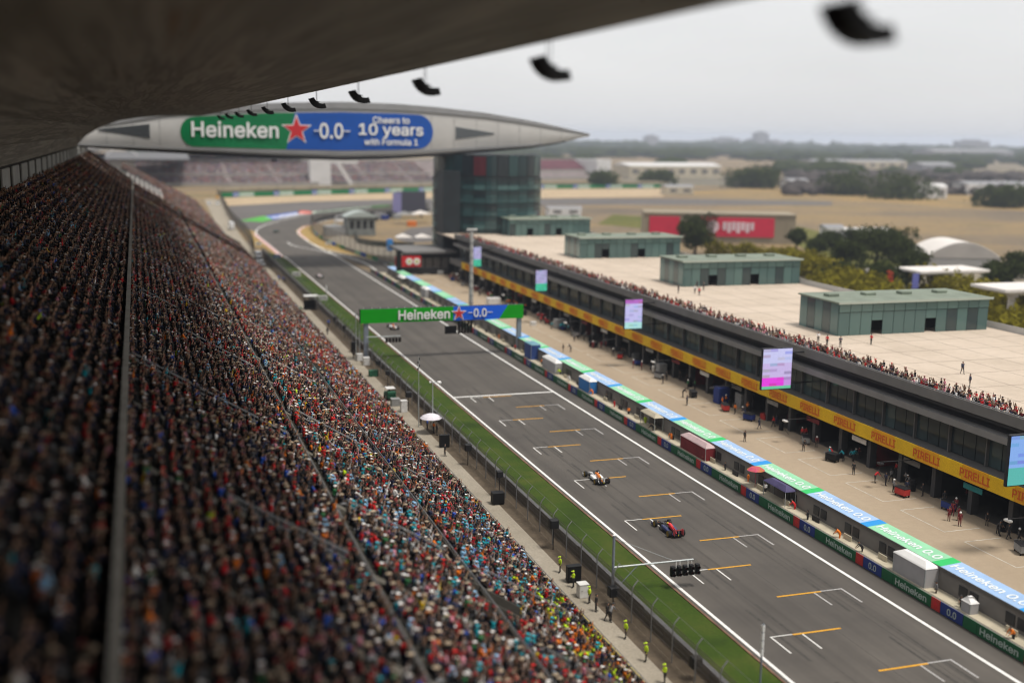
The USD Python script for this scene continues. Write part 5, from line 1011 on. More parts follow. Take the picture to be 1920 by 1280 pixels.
def hedge(pts, h, w, mat, label, n, leaf=.5):
    t_ = thing('hedge', label, 'hedge', 'yellow green hedges behind the pit building'); P_ = [G(*q) for q in pts]; C = []
    for a, b in zip(P_, P_[1:]):
        k = max(2, int(np.linalg.norm(b-a)/(w*.6)))
        for t in np.linspace(0, 1, k): c = a+(b-a)*t; C.append((c[0], c[1], h*.5*rnd.uniform(.8, 1.15), w*.6*rnd.uniform(.8, 1.2)))
    part(t_, 'foliage', leaves(C, n, leaf, len(pts)*7), mat); part(t_, 'stem', MB().tube([(c[0], c[1], .1) for c in C], .2, 5), M['bark'])
hedge([(1340, 478), (1400, 484), (1470, 492), (1540, 506)], 4, 6, M['leafyel'], 'yellow green hedge below the red hoarding', 5200, .7)
hedge([(1480, 505), (1560, 530), (1640, 560), (1700, 575)], 5, 8, M['leafyel'], 'yellow green hedge between the second pavilion and the dark tree clump', 5600, .8)
hedge([(1540, 545), (1640, 580), (1720, 605)], 4, 7, M['leafyel'], 'yellow green hedge above the nearest pavilion', 4800, .8)
hedge([(1740, 545), (1830, 570), (1940, 620)], 5, 8, M['leafyel'], 'yellow green hedge beneath the white canopies', 4800, .8); hedge([(1880, 640), (1960, 690)], 6, 8, M['leafyel'], 'yellow green hedge at the right edge behind the canopy column', 3000, .9)

# ------------------------------------------------------------------ buildings behind the pits
tan = pm('tan_wall', (.26, .22, .16), .8, .12, .05)
a, b = G(1205, 452), G(1490, 458); hw = thing('hoarding_building', 'tan walled building with red hoardings behind the pavilions', 'building'); d = (b-a)/np.linalg.norm(b-a); nrm = np.array([-d[1], d[0], 0]); Lh = np.linalg.norm(b-a)
part(hw, 'wall', MB().hexa([tuple(a[:2]), tuple(b[:2]), tuple((b+nrm*20)[:2]), tuple((a+nrm*20)[:2])], 0, 11.5), tan); part(hw, 'roof_edge', MB().hexa([tuple((a-nrm*.4)[:2]), tuple((b-nrm*.4)[:2]), tuple((b+nrm*20.4)[:2]), tuple((a+nrm*20.4)[:2])], 11.5, 12.2), tan)
red = pm('hoarding_red', (.52, .025, .06), .7, .06, .1)
def hoard(u0, u1, txt):
    p0, p1 = a+d*Lh*u0, a+d*Lh*u1; f_ = part(hw, 'hoarding', MB().hexa([tuple((p0-nrm*.5)[:2]), tuple((p1-nrm*.5)[:2]), tuple((p1-nrm*.1)[:2]), tuple((p0-nrm*.1)[:2])], 2.6, 10.6), red)
    if txt: part(f_, 'patch', MB().text(txt, 4.6, (p0+p1)/2-nrm*.6+np.array([-4, 0, 6.6]), tuple(d), (0, 0, 1), .1), M['letter']); part(f_, 'disc', MB().revolve([(2.2, 0), (2.2, .12)], 20, tuple(p0+d*5-nrm*.7+np.array([0, 0, 6.6])), 'y'), M['letter'])
hoard(.04, .24, None); hoard(.38, .86, 'SALE') if False else hoard(.38, .86, None)
p0 = a+d*Lh*.38; M['hopink'] = pm('hoarding_pale', (.62, .48, .52), .5, .1, .2)
part(hw, 'hoarding_patch', MB().loft([[tuple(p0+d*(5+2.6*math.cos(t))-nrm*q+np.array([0, 0, 6.8+2.6*math.sin(t)])) for t in np.linspace(0, 2*math.pi, 20, endpoint=False)] for q in (.52, .66)]), M['hopink'])
for k in range(7): part(hw, 'hoarding_patch', MB().obox(p0+d*(9.8+1.9*k)-nrm*.6+np.array([0, 0, 6.8+.3*(-1)**k]), (1.5, .14, [3.4, 4.4, 3.6, 4.6, 3.4, 4.2, 3.2][k]), math.atan2(d[1], d[0])), M['hopink'])
for i in range(9): pp = a+d*Lh*(i+.5)/9; part(hw, 'wall_pier', MB().obox(pp-nrm*.06+np.array([0, 0, 5.7]), (.5, .2, 11.3), math.atan2(d[1], d[0])), tan)
tentw = pm('membrane_white', (.66, .62, .58), .6, .05, .2)
p = G(1785, 502); dm = thing('dome_tent', 'large white vaulted tent at right behind the canopies', 'tent', loc=p, rz=-.3); n_ = 14
arc = [(-13+26*i/n_, 0, 1.5+8.2*math.sin(math.pi*(.12+.76*i/n_))) for i in range(n_+1)]
for k in range(5): part(dm, 'roof_bay', MB().loft([[(x, y, z-.25) for x, _, z in arc]+[(x, y, z) for x, _, z in arc[::-1]] for y in (-9+4*k+.05, -9+4*k+3.95)]), tentw)
part(dm, 'gable', MB().prismf([(x, z-.3) for x, _, z in arc]+[(13, 0), (-13, 0)], .2, (0, -8.8, 0), (1, 0, 0), (0, 0, 1), (0, 1, 0)), pm('gable_grey', (.30, .29, .28), .7))
for x in (-12.6, 12.6): part(dm, 'side_wall', MB().box(x-.15, x+.15, -9, 11, 0, 4.2), tentw)
for px0, px1, py_, hh, lab in ((1690, 1835, 548, 7.0, 'flat white canopy in front of the vaulted tent'), (1835, 1990, 610, 9.6, 'broad white canopy on a thick column at the right edge')):
    q0, q1 = G(px0, py_), G(px1, py_); c = (q0+q1)/2; w = np.linalg.norm(q1-q0); t_ = thing('canopy', lab, 'canopy', loc=c)
    part(t_, 'roof', MB().loft([[(sx_*w/2*k, sy_*6*k, z) for sx_, sy_ in ((-1, -1), (1, -1), (1, 1), (-1, 1))] for k, z in ((.8, hh-1.3), (1, hh-.6), (1, hh), (.2, hh+.5))]), tentw)
    for x in ((-w*.15,) if w < 24 else (-w*.2, w*.2)): part(t_, 'column', MB().tube([(x, 0, 0), (x, 0, hh*.7), (x, 0, hh-1)], [.9, 1.0, 2.2], 14), tentw, True)
for x, y, c, w_ in ((1615, 545, tentw, 'white'), (1660, 550, pm('flag_red', (.50, .06, .03), .6), 'orange red'), (1708, 556, pm('flag_blue', (.12, .13, .36), .6), 'violet blue')):
    p = G(x, y); t_ = thing('banner_flag', f'tall {w_} feather flag before the dark tree clump', 'flag', loc=p); part(t_, 'pole', MB().tube([(0, 0, 0), (0, 0, 6.6)], .06, 6), M['dark']); part(t_, 'cloth', MB().prism([(0, 0), (.1, 0), (2.2, .35), (2.6, .5), (2.6, .56), (.1, .06)], 2.2, 6.5), c)
def shed(px0, px1, py_, h, dep, wall, roofm, lab, name='shed'):
    a_, b_ = G(px0, py_), G(px1, py_); t_ = thing(name, lab, 'building', 'distant buildings on the plain'); d_ = (b_-a_)/np.linalg.norm(b_-a_); n_ = np.array([-d_[1], d_[0], 0])*dep; L_ = np.linalg.norm(b_-a_)
    part(t_, 'wall', MB().hexa([tuple(a_[:2]), tuple(b_[:2]), tuple((b_+n_)[:2]), tuple((a_+n_)[:2])], 0, h), wall); r = part(t_, 'roof', MB().loft([[(*q[:2], h), (*(q+n_)[:2], h), (*(q+n_*.5)[:2], h*1.25)] for q in (a_-d_, b_+d_)]), roofm)
    k = max(2, min(9, int(L_/14)))
    for i in range(k):
        c = a_+d_*L_*(i+.5)/k-n_/np.linalg.norm(n_)*.12; part(t_, 'window', MB().obox(c+np.array([0, 0, h*.55]), (L_/k*.5, .3, h*.35), math.atan2(d_[1], d_[0])), M['pgrey'])
wh = pm('far_white', (.55, .54, .53), .7, .1, .05); cr = pm('far_cream', (.42, .37, .28), .7, .1, .05); gy = pm('far_grey', (.24, .24, .25), .7, .1, .05)
shed(1736, 1775, 372, 9, 16, wh, wh, 'small bright white building alone on the far plain'); shed(1815, 1990, 366, 9, 25, wh, gy, 'long white building on the plain at the right edge'); shed(1180, 1352, 334, 13, 40, cr, wh, 'long cream shed beyond the far turn'); shed(1480, 1515, 356, 8, 16, wh, gy, 'small pale building before the far trees'); shed(1530, 1700, 318, 12, 40, cr, gy, 'pale row of houses in the hazy distance'); shed(1730, 1790, 330, 14, 30, gy, gy, 'grey block in the hazy distance'); shed(1250, 1300, 365, 6, 12, cr, gy, 'low pale hut on the far verge'); shed(1550, 1580, 448, 5, 8, wh, gy, 'small white hut left of the dark tree clump'); shed(1590, 1670, 455, 5, 8, gy, wh, 'grey hut among the dark trees'); shed(1030, 1090, 404, 4, 9, wh, gy, 'low white hut right of the round tower')
shed(1750, 1900, 300, 22, 60, gy, gy, 'faint grey factory on the horizon at right')
for i, (x, y, h, w) in enumerate(((1425, 268, 72, 60), (1408, 268, 40, 60), (1450, 269, 38, 80), (1220, 266, 50, 60), (1360, 268, 45, 120), (1820, 275, 50, 150))):
    p = G(x, y+8); p = p/np.linalg.norm(p[:2])*5200; t_ = thing('tower_block', 'faint tower block on the hazy horizon, '+['tallest', 'just left of the tallest', 'just right of the tallest', 'far left one', 'wide low one in the middle', 'wide one at the right'][i], 'building', 'tower blocks on the horizon', loc=(p[0], p[1], 0)); part(t_, 'wall', MB().box(-w/2, w/2, -20, 20, 0, h), gy); part(t_, 'roof', MB().box(-w/4, w/4, -12, 12, h, h+6), gy)
# far woods: bands of crowns that read as one mass
m = MB(); r = np.random.RandomState(5); ico = trimesh.creation.icosphere(1, 1.0)
for D0, D1, k, hh in ((1500, 2400, 420, 8), (2400, 4200, 700, 11), (4200, 6800, 700, 17)):
    for _ in range(k):
        D = r.uniform(D0, D1); ang = YAW+r.uniform(-.52, .5); s_ = hh*r.uniform(.6, 1.2)
        if D < 2400 and math.sin(ang*23)+math.sin(ang*57+1) < .2: continue
        v = np.array(ico.vertices)*(1+.25*r.normal(size=(len(ico.vertices), 1)))*[s_*r.uniform(1.2, 4), s_*r.uniform(1.2, 3), s_]
        m.add(v+[D*math.sin(ang), D*math.cos(ang), s_*.5], ico.faces)
m2 = MB()
for _ in range(900):
    q = G(r.uniform(1480, 2150), r.uniform(326, 366)); s_ = r.uniform(3, 6)
    if math.sin(q[0]*.02)+math.sin(q[1]*.013+q[0]*.006) < -.1: continue
    v = np.array(ico.vertices)*(1+.25*r.normal(size=(len(ico.vertices), 1)))*[s_*r.uniform(1, 2.2), s_*r.uniform(1, 2.2), s_]; m2.add(v+[q[0], q[1], s_*.5], ico.faces)
single('bare_woods', m2, pm('bare_twigs', (.055, .046, .042), .95, .4, .05), 'dull mauve brown thickets on the plain at right', 'woods', None, 'stuff', True)
single('far_woods', m, M['leafdark'], 'hazy dark woods along the horizon', 'woods', None, 'stuff', True)

# ------------------------------------------------------------------ the far corner: stands, walls, fence, vehicles
arcp = px((120, 347), (230, 348), (330, 349), (430, 349.5), (600, 347), (815, 344), (1010, 338.5), (1118, 336))
fs = thing('grandstand', 'long curved grandstand with two crowded tiers beyond the far corner', 'grandstand'); PA = arcp[:, :2]; dA = np.gradient(PA, axis=0); dA /= np.linalg.norm(dA, axis=1, keepdims=True); nA = np.column_stack([-dA[:, 1], dA[:, 0]])
def off(i, back, z): return [*(PA[i]+nA[i]*back), z]
def strip(prof, i0=0, i1=len(PA)): return MB().loft([[off(i, b_, z) for b_, z in prof] for i in range(i0, i1)])
tierm = pm('far_tier', (.17, .14, .135), .8, .2, .1); pale = pm('far_concrete', (.26, .245, .22), .8, .1, .05); mar = pm('far_maroon', (.10, .035, .045), .8, .3, .2)
part(fs, 'retaining_wall', strip([(-3, 0), (-2.5, 0), (-2.5, 2.6), (-3, 2.6)]), pale)
part(fs, 'lower_tier', strip([(0, 0), (0, 2), (13, 7.5), (13, 0)]), tierm); part(fs, 'tier_band', strip([(13, 7.4), (13, 9.2), (14, 9.2), (14, 7.4)]), pale); part(fs, 'upper_tier', strip([(14, 9.2), (32, 18.8), (33, 0), (14, 0)]), tierm); part(fs, 'top_band', strip([(32, 18.7), (32, 20.4), (34, 20.4), (34, 18.0)]), pale)
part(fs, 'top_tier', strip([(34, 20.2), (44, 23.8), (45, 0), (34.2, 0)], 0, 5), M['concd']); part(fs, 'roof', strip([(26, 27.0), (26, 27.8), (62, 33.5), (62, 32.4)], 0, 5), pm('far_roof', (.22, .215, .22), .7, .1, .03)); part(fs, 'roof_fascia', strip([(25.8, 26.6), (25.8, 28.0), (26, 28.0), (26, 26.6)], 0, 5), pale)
part(fs, 'empty_seats', strip([(15, 10.4), (31.6, 19.2), (31.6, 18.8), (15, 10)], 6, 8), mar)
c = G(581, 347); part(fs, 'white_pier', MB().hexa([(c[0], c[1]-3), (c[0]+17, c[1]-4), (c[0]+17, c[1]+8), (c[0], c[1]+8)], 0, 20), wh)
part(fs, 'white_strut', MB().beam(c+[22, -3, 20], c+[34, -5, 1], 3.5, 3).beam(c+[17, -3, 19], c+[40, -3, 19], 3, 2), wh)
part(fs, 'end_wall', MB().hexa([tuple(off(7, -1, 0)[:2]), tuple(off(7, 36, 0)[:2]), tuple((np.array(off(7, 36, 0))[:2]+dA[7]*14)), tuple((np.array(off(7, -1, 0))[:2]+dA[7]*22))], 0, 20), wh)
P, wh_, yw = [], [], []
L = np.r_[0, np.cumsum(np.linalg.norm(np.diff(PA, axis=0), axis=1))]
def at_arc(s_, back, z): 
    p_ = np.array([np.interp(s_, L, PA[:, k]) for k in (0, 1)]); n__ = np.array([np.interp(s_, L, nA[:, k]) for k in (0, 1)]); q = p_+n__*back; return (q[0], q[1], z), math.atan2(-n__[1], -n__[0])
for b0, b1, z0, z1, rows_, smax, occ in ((.6, 12.5, 2, 7.2, 11, L[5], .75), (14.6, 31.5, 9.3, 18.4, 17, L[5]*1.0, .62), (34.5, 43.5, 20.2, 23.4, 8, L[4], .6)):
    for k in range(rows_):
        s_ = 0
        while s_ < smax:
            s_ += rnd.uniform(.8, 1.5)
            if (s_ % 42) < 3 or rnd.random() > occ: continue
            t_ = (k+.5)/rows_; q, w = at_arc(s_, b0+(b1-b0)*t_, z0+(z1-z0)*t_-.1); X_ = proj(q)
            if -20 < X_[0] < 830: P.append(q); yw.append(w); wh_.append(rnd.choice([q_ for t in ('black', 'black', 'navy', 'white', 'grey', 'red', 'pink', 'beige', 'brown', 'dark red', 'blue') for q_ in BYTOP[t][:1]]))
crowd('far_crowd', 'distant crowd filling the curved grandstand beyond the corner', P, wh_, yw, [1.15]*len(P), kinds)
st3 = thing('stand_roof', 'grey flat roofed block with a pale front beside the far curved stand', 'building'); a_ = PY(205, 312, 930); b_ = PY(253, 300, 930); a_[1] = 930+160; z0_ = b_[2]; z1_ = PY(225, 289, 930)[2]; part(st3, 'wall', MB().box(a_[0], b_[0], 930, 955, 0, z0_), pale); part(st3, 'roof', MB().loft([[(x, 926, z0_), (x, 926, z0_+1), (x, 975, z1_+1), (x, 975, z1_)] for x in (a_[0]-3, b_[0]+40)]), pm('far_roof2', (.13, .13, .135), .7)); part(st3, 'roof_truss', MB().tube([(a_[0], 950, z1_+3), (b_[0], 950, z1_+3)], .4, 5).tube([(a_[0]-3, 950, z1_-2), (a_[0]+3, 950, z1_+3)], .3, 5).tube([(b_[0]+3, 950, z1_-2), (b_[0]-3, 950, z1_+3)], .3, 5), wh)
# banner wall round the gravel
bw = thing('banner_wall', 'far barrier of green and blue advertising panels behind the gravel trap', 'wall'); q0, q1 = px((414, 371), (600, 365.2), (815, 359.5)), None
PB = px((414, 370.5), (500, 368), (600, 365), (700, 362.3), (815, 359.3), (1010, 354), (1260, 352.5))[:, :2]; LB = np.r_[0, np.cumsum(np.linalg.norm(np.diff(PB, axis=0), axis=1))]
s_, i = 0.0, 0
while s_ < LB[-1]-2:
    L_ = [9, 4.5, 12, 6][i % 4]; e = min(s_+L_, LB[-1]); a_, b_ = (np.array([np.interp(t, LB, PB[:, k]) for k in (0, 1)]) for t in (s_, e)); d_ = (b_-a_)/np.linalg.norm(b_-a_); n_ = np.array([-d_[1], d_[0]])*.3
    f_ = part(bw, 'banner_panel', MB().hexa([tuple(a_), tuple(b_-d_*.1), tuple(b_-d_*.1+n_), tuple(a_+n_)], .1, 3.2), [M['hgreen'], M['hblue'], pm('far_pale_green', (.20, .36, .25), .6) if i == 2 else '/World/Looks/far_pale_green', M['hgreen']][i % 4])
    if i % 4 in (1, 2) and e-s_ > 3: part(f_, 'lettering', MB().text('0.0' if i % 4 == 1 else 'Heineken', 1.7, (*((a_+b_)/2-n_*.2), 1.65), (*d_, 0), (0, 0, 1), .05), M['letter'])
    s_ = e; i += 1
ff = thing('debris_fence', 'tall brown catch fence standing behind the far advertising barrier', 'fence'); 
for t in np.arange(2, LB[5], 14.0): a_ = np.array([np.interp(t, LB, PB[:, k]) for k in (0, 1)]); part(ff, 'post', MB().tube([(a_[0], a_[1]+5, 0), (a_[0], a_[1]+5, 6.5)], .14, 5), M['dark'])
part(ff, 'bank', MB().loft([[(*q, 0), (q[0], q[1]+.3, 4.4), (q[0], q[1]+30, 4.6), (q[0], q[1]+34, 0)] for q in PB[:, :2]+[0, 6]]), pm('brown_bank', (.17, .14, .09), .9, .25, .05))
# dark fence along the service road and the outside of the corner
def mesh_fence(name, pts, h, label, mat, step=6, wall=None):
    t_ = thing(name, label, 'fence'); Q = px(*pts)[:, :2]; LQ = np.r_[0, np.cumsum(np.linalg.norm(np.diff(Q, axis=0), axis=1))]; ts = np.arange(0, LQ[-1], step); V = np.column_stack([np.interp(ts, LQ, Q[:, k]) for k in (0, 1)])
    for i, q in enumerate(V):
        part(t_, 'post', MB().tube([(*q, 0), (*q, h)], .07, 5), M['dark'])
        if i+1 < len(V):
            e = V[i+1]; n_ = np.array([-(e-q)[1], (e-q)[0]])/np.linalg.norm(e-q)*.04; part(t_, 'mesh_panel', MB().hexa([tuple(q), tuple(e), tuple(e+n_), tuple(q+n_)], (wall[0] if wall else .05), h-.1), mat)
            if wall: part(t_, 'wall_panel', MB().hexa([tuple(q-n_*3), tuple(e-n_*3), tuple(e+n_*3), tuple(q+n_*3)], 0, wall[0]), wall[1][i % len(wall[1])])
    return t_
M['veil'] = usdkit.material(stage, '/World/Looks/mesh_veil', {'g': ('geometry', {}), 'n': ('noise_texture', {'scale': 9, 'detail': 4}), 'r': ('rgb_ramp', {'ramp': [(.42, (.25, .25, .25)), (.6, (.7, .7, .7))]}), 't': ('transparent_bsdf', {}), 'p': ('principled_bsdf', {'base_color': (.05, .043, .033), 'roughness': .8}), 'm': ('mix_closure', {})},
    [('g.position', 'n.vector'), ('n.fac', 'r.fac'), ('r.color', 'm.fac'), ('t.BSDF', 'm.closure1'), ('p.BSDF', 'm.closure2')], surface='m.closure')
M['veil2'] = usdkit.material(stage, '/World/Looks/mesh_veil_light', {'g': ('geometry', {}), 'n': ('noise_texture', {'scale': 9, 'detail': 4}), 'r': ('rgb_ramp', {'ramp': [(.42, (.1, .1, .1)), (.6, (.45, .45, .45))]}), 't': ('transparent_bsdf', {}), 'p': ('principled_bsdf', {'base_color': (.12, .10, .07), 'roughness': .8}), 'm': ('mix_closure', {})},
    [('g.position', 'n.vector'), ('n.fac', 'r.fac'), ('r.color', 'm.fac'), ('t.BSDF', 'm.closure1'), ('p.BSDF', 'm.closure2')], surface='m.closure')
mesh_fence('debris_fence', ((414, 374), (421, 388), (428, 403), (436, 416), (450, 430), (463, 444), (472, 458), (476, 474), (477, 482)), 4.6, 'dark curving mesh fence between service road and far corner', M['veil'], 8)
mesh_fence('debris_fence', ((584, 422), (586, 434), (597, 445), (621, 458), (653, 470.5), (695, 485), (737, 500), (745, 505)), 6.0, 'tall mesh fence round the ochre apex with small banners at its foot', M['veil2'], 7, (1.2, [pm('apex_wall_grey', (.18, .18, .17), .7), '/World/Looks/far_pale_green', M['hblue'], pm('apex_wall_yellow', (.30, .30, .12), .7), M['hgreen'], '/World/Looks/apex_wall_grey']))
mesh_fence('debris_fence', ((584, 422), (592, 416), (610, 411), (632, 407.5), (660, 405), (694, 403), (754, 398), (815, 394)), 5.0, 'dark mesh fence along the inside of the far corner', M['veil'], 12, (1.4, [M['dark']]))
mesh_fence('inner_barrier', ((668, 440), (666, 448), (672, 456), (690, 460), (720, 463), (760, 465), (815, 466)), 2.4, 'low dark barrier curving round the infield service area', M['veil'], 10, (1.8, [pm('infield_barrier', (.05, .06, .05), .7)]))
# vehicles
def vehicle(p, rz, col, label, L_=4.6, h=1.5, kind='car', group=None):
    t_ = thing('parked_'+kind, label, kind, group, loc=p, rz=rz); w = 1.85; pr = [(-L_/2, .45), (-L_/2+.05, .85), (-L_*.2, .95), (-L_*.08, h), (L_*.33, h), (L_/2-.1, .95), (L_/2, .5)] if kind == 'car' else [(-L_/2, .5), (-L_/2, h*.55), (-L_/2+.35, h), (L_/2, h), (L_/2, .5)]
    part(t_, 'body', MB().prismf(pr, w, (0, -w/2, 0), (1, 0, 0), (0, 0, 1), (0, 1, 0)), pm('vehicle_'+col[0], col[1], .35, coat=.5) if not stage.GetPrimAtPath('/World/Looks/vehicle_'+col[0]) else '/World/Looks/vehicle_'+col[0])
    wq = [(-L_*.17, .98), (-L_*.075, h-.08), (L_*.31, h-.08), (L_*.40, .98)] if kind == 'car' else [(-L_/2+.12, h*.6), (-L_/2+.38, h-.1), (L_*.1, h-.1), (L_*.1, h*.6)]
    for s_ in (-1, 1): part(t_, 'side_window', MB().prismf(wq, .02, (0, s_*(w/2+.005), 0), (1, 0, 0), (0, 0, 1), (0, s_, 0)), M['perchdark'])
    part(t_, 'windscreen', MB().beam((-L_*.185 if kind == 'car' else -L_/2+.05, 0, 1.0 if kind == 'car' else h*.62), (-L_*.1 if kind == 'car' else -L_/2+.3, 0, h-.08), w*.85, .05), M['perchdark']); part(t_, 'rear_window', MB().beam((L_*.44 if kind == 'car' else L_/2+.01, 0, 1.02 if kind == 'car' else h*.65), (L_*.36 if kind == 'car' else L_/2+.012, 0, h-.1), w*.8, .04), M['perchdark'])
    for a_ in (-.31, .31):
        for s_ in (-1, 1): y_ = part(t_, 'wheel', MB().revolve([(.2, -.11), (.33, -.11), (.33, .11), (.2, .11)], 14, (a_*L_, s_*(w/2-.08), .33), 'y'), M['black']); part(y_, 'hub', MB().revolve([(.19, -.12), (.19, .12)], 10, (a_*L_, s_*(w/2-.08), .33), 'y'), M['boxgrey'])
    for s_ in (-1, 1): part(t_, 'tail_lamp', MB().box(L_/2-.06, L_/2+.015, s_*.7-.15, s_*.7+.15, .75, .92), M['hred']); part(t_, 'headlight', MB().box(-L_/2-.01, -L_/2+.08, s_*.65-.18, s_*.65+.18, .65, .8), M['letter'])
W_ = ('white', (.66, .66, .66)); 
vehicle(G(489, 498), 1.7, W_, 'white car parked by the fence, nearest of the three by the walkway'); vehicle(G(486, 491), 1.65, W_, 'white car parked by the fence, middle one of the three by the walkway', 4.8, 1.8); vehicle(G(484, 484), 1.6, W_, 'white van parked by the fence, farthest of the three by the walkway', 5.4, 2.3, 'van')
vehicle(G(392, 384), 1.5, W_, 'white car on the far service road, left one', 4.8, 1.7); vehicle(G(408, 384), 1.5, W_, 'white car on the far service road, right one', 4.8, 1.7); vehicle(G(408, 374), 1.5, ('amber', (.55, .30, .06)), 'white and amber van at the far end of the service road', 5.6, 2.4, 'van'); vehicle(G(434, 430), 1.6, W_, 'white truck beside the dark fence of the service road', 7.5, 3.2, 'truck')
vehicle(G(625, 426), .4, ('silver', (.40, .43, .42)), 'silver car inside the far corner'); vehicle(G(641, 417), .4, W_, 'white and blue van inside the far corner', 8, 3.2, 'van'); vehicle(G(679, 403), .4, W_, 'small white van beyond the infield pavilion', 6, 3, 'van')
ip = thing('infield_pavilion', 'grey infield pavilion with a pale rounded roof inside the far corner', 'pavilion', loc=G(674, 440)); part(ip, 'wall', MB().box(-6, 6, -5, 5, 0, 8), pm('infield_grey', (.17, .18, .17), .7, .2, .4)); part(ip, 'roof', MB().loft([[(x, y, 8+2.2*math.sin(math.pi*(x+7)/14)) for x in np.linspace(-7, 7, 9)]+[(7, y, 7.8), (-7, y, 7.8)] for y in (-5.6, 5.6)]), pm('infield_roof', (.34, .38, .36), .6)); part(ip, 'annex', MB().box(-15, -6.05, -4, 4, 0, 4), M['boxgrey'])
for i in range(4): part(ip, 'window', MB().box(-5+2.8*i, -3.2+2.8*i, -5.08, -5.0, 3, 6.4), M['perchdark'])
bs = thing('big_screen', 'dark boxy big screen seen from behind with a violet panel, in the far infield', 'screen', loc=G(770, 408)); part(bs, 'cabinet', MB().box(-7, 8, 0, 3, 3, 13.5), pm('screen_back', (.05, .05, .07), .6)); part(bs, 'side_panel', MB().box(-9.5, -5, -.4, -.02, 1, 13), pm('screen_violet', (.20, .19, .36), .5)); [part(bs, 'leg', MB().box(x-.4, x+.4, 1, 2, 0, 3), M['dark']) for x in (-5, 6)]
for x, y, w_ in ((757, 464, 'left'), (793, 464, 'right')): tent(G(x, y), 6, 5, 4, tentw, None, f'white sunshade over the infield barrier, {w_} one', 'sunshade', 1.2)
for i, (x, y, c, w_) in enumerate(((760, 420, 'grey', 'tent beyond the infield track with an orange box beside it'), (790, 418, 'white', 'tent beyond the infield track, right one'))): tent(G(x, y), 9, 6, 4.5, tentw if i else M['boxgrey'], None, f'{c} '+w_, 'service_tent', 1.5)
crate(G(772, 424), (4, 3, 2.4), pm('orange_box', (.55, .15, .03), .6), 'orange box before the tents in the far infield', 'box', False); crate(G(731, 470), (2, 2, 4.2), pm('blue_box', (.04, .2, .5), .6), 'bright blue booth at the infield barrier', 'booth')
for i, (x, y, s_) in enumerate(((700, 414, 1), (712, 411, 1.3), (722, 412, .9), (734, 408, 1.2), (744, 410, 1), (684, 418, 1.2), (690, 424, .8))): crate(G(x, y), (4*s_, 3, 2.5*s_), [M['dark'], M['boxgrey'], M['wallblue']][i % 3], f"{['dark', 'grey', 'navy'][i % 3]} service container in the far infield row, {['first', 'second', 'third', 'fourth', 'fifth', 'sixth', 'seventh'][i]} listed from the middle", 'container') if False else crate(G(x, y), (4*s_, 3, 2.5*s_), [M['dark'], M['boxgrey'], M['wallblue']][i % 3], f"{['dark', 'grey', 'navy'][i % 3]} service container in the row across the far infield", 'container', group=f"{['dark', 'grey', 'navy'][i % 3]} containers across the far infield")
# pit exit board
pe = thing('pit_exit_board', 'red pit exit board with round white marks on a black post', 'sign', loc=(0, 0, 0)); A_ = G(748, 529); Yp = A_[1]; T0 = PY(748, 482, Yp)
part(pe, 'post', MB().box(A_[0]-.7, A_[0]+.7, Yp-.5, Yp+.5, 0, T0[2]+2), M['black']); r0, r1 = PY(742, 481, Yp), PY(790, 500, Yp); part(pe, 'panel', MB().box(r0[0], r1[0], Yp+.55, Yp+.9, r1[2], r0[2]), M['hred']); part(pe, 'truss', MB().box(A_[0], PY(822, 500, Yp)[0], Yp+1, Yp+1.6, r1[2]-2.2, r1[2]-.4), M['dark'])
for x in (768, 782): c = PY(x, 490.5, Yp); part(pe, 'round_mark', MB().revolve([(1.0, 0), (1.0, .1)], 20, (c[0], Yp+.4, c[2]), 'y'), M['letter']); part(pe, 'mark_core', MB().revolve([(.5, 0), (.5, .05)], 16, (c[0], Yp+.33, c[2]), 'y'), pm('mark_yellow', (.5, .5, .2), .5) if x == 768 else '/World/Looks/mark_yellow')
bld = thing('pit_exit_block', 'low dark block with a flat roof at the foot of the round tower', 'building', loc=(0, 0, 0)); part(bld, 'wall', MB().box(82, 94, 352, 370, 0, 6.2), M['pdark']); part(bld, 'roof', MB().box(78, 95, 349, 372, 6.2, 6.9), M['pgrey2']); [part(bld, 'window', MB().box(83+2.6*i, 85.2+2.6*i, 351.9, 352, 1, 4.6), M['perch']) for i in range(4)]
bar = thing('pit_exit_barrier', 'low grey barrier crossing the pit exit before the round tower', 'barrier'); [part(bar, 'block', MB().bbox((74+2.1*i, 347.0-.25*i, .6), (2.0, .7, 1.2), .1), M['boxgrey'] if i % 2 else M['dark']) for i in range(9)]

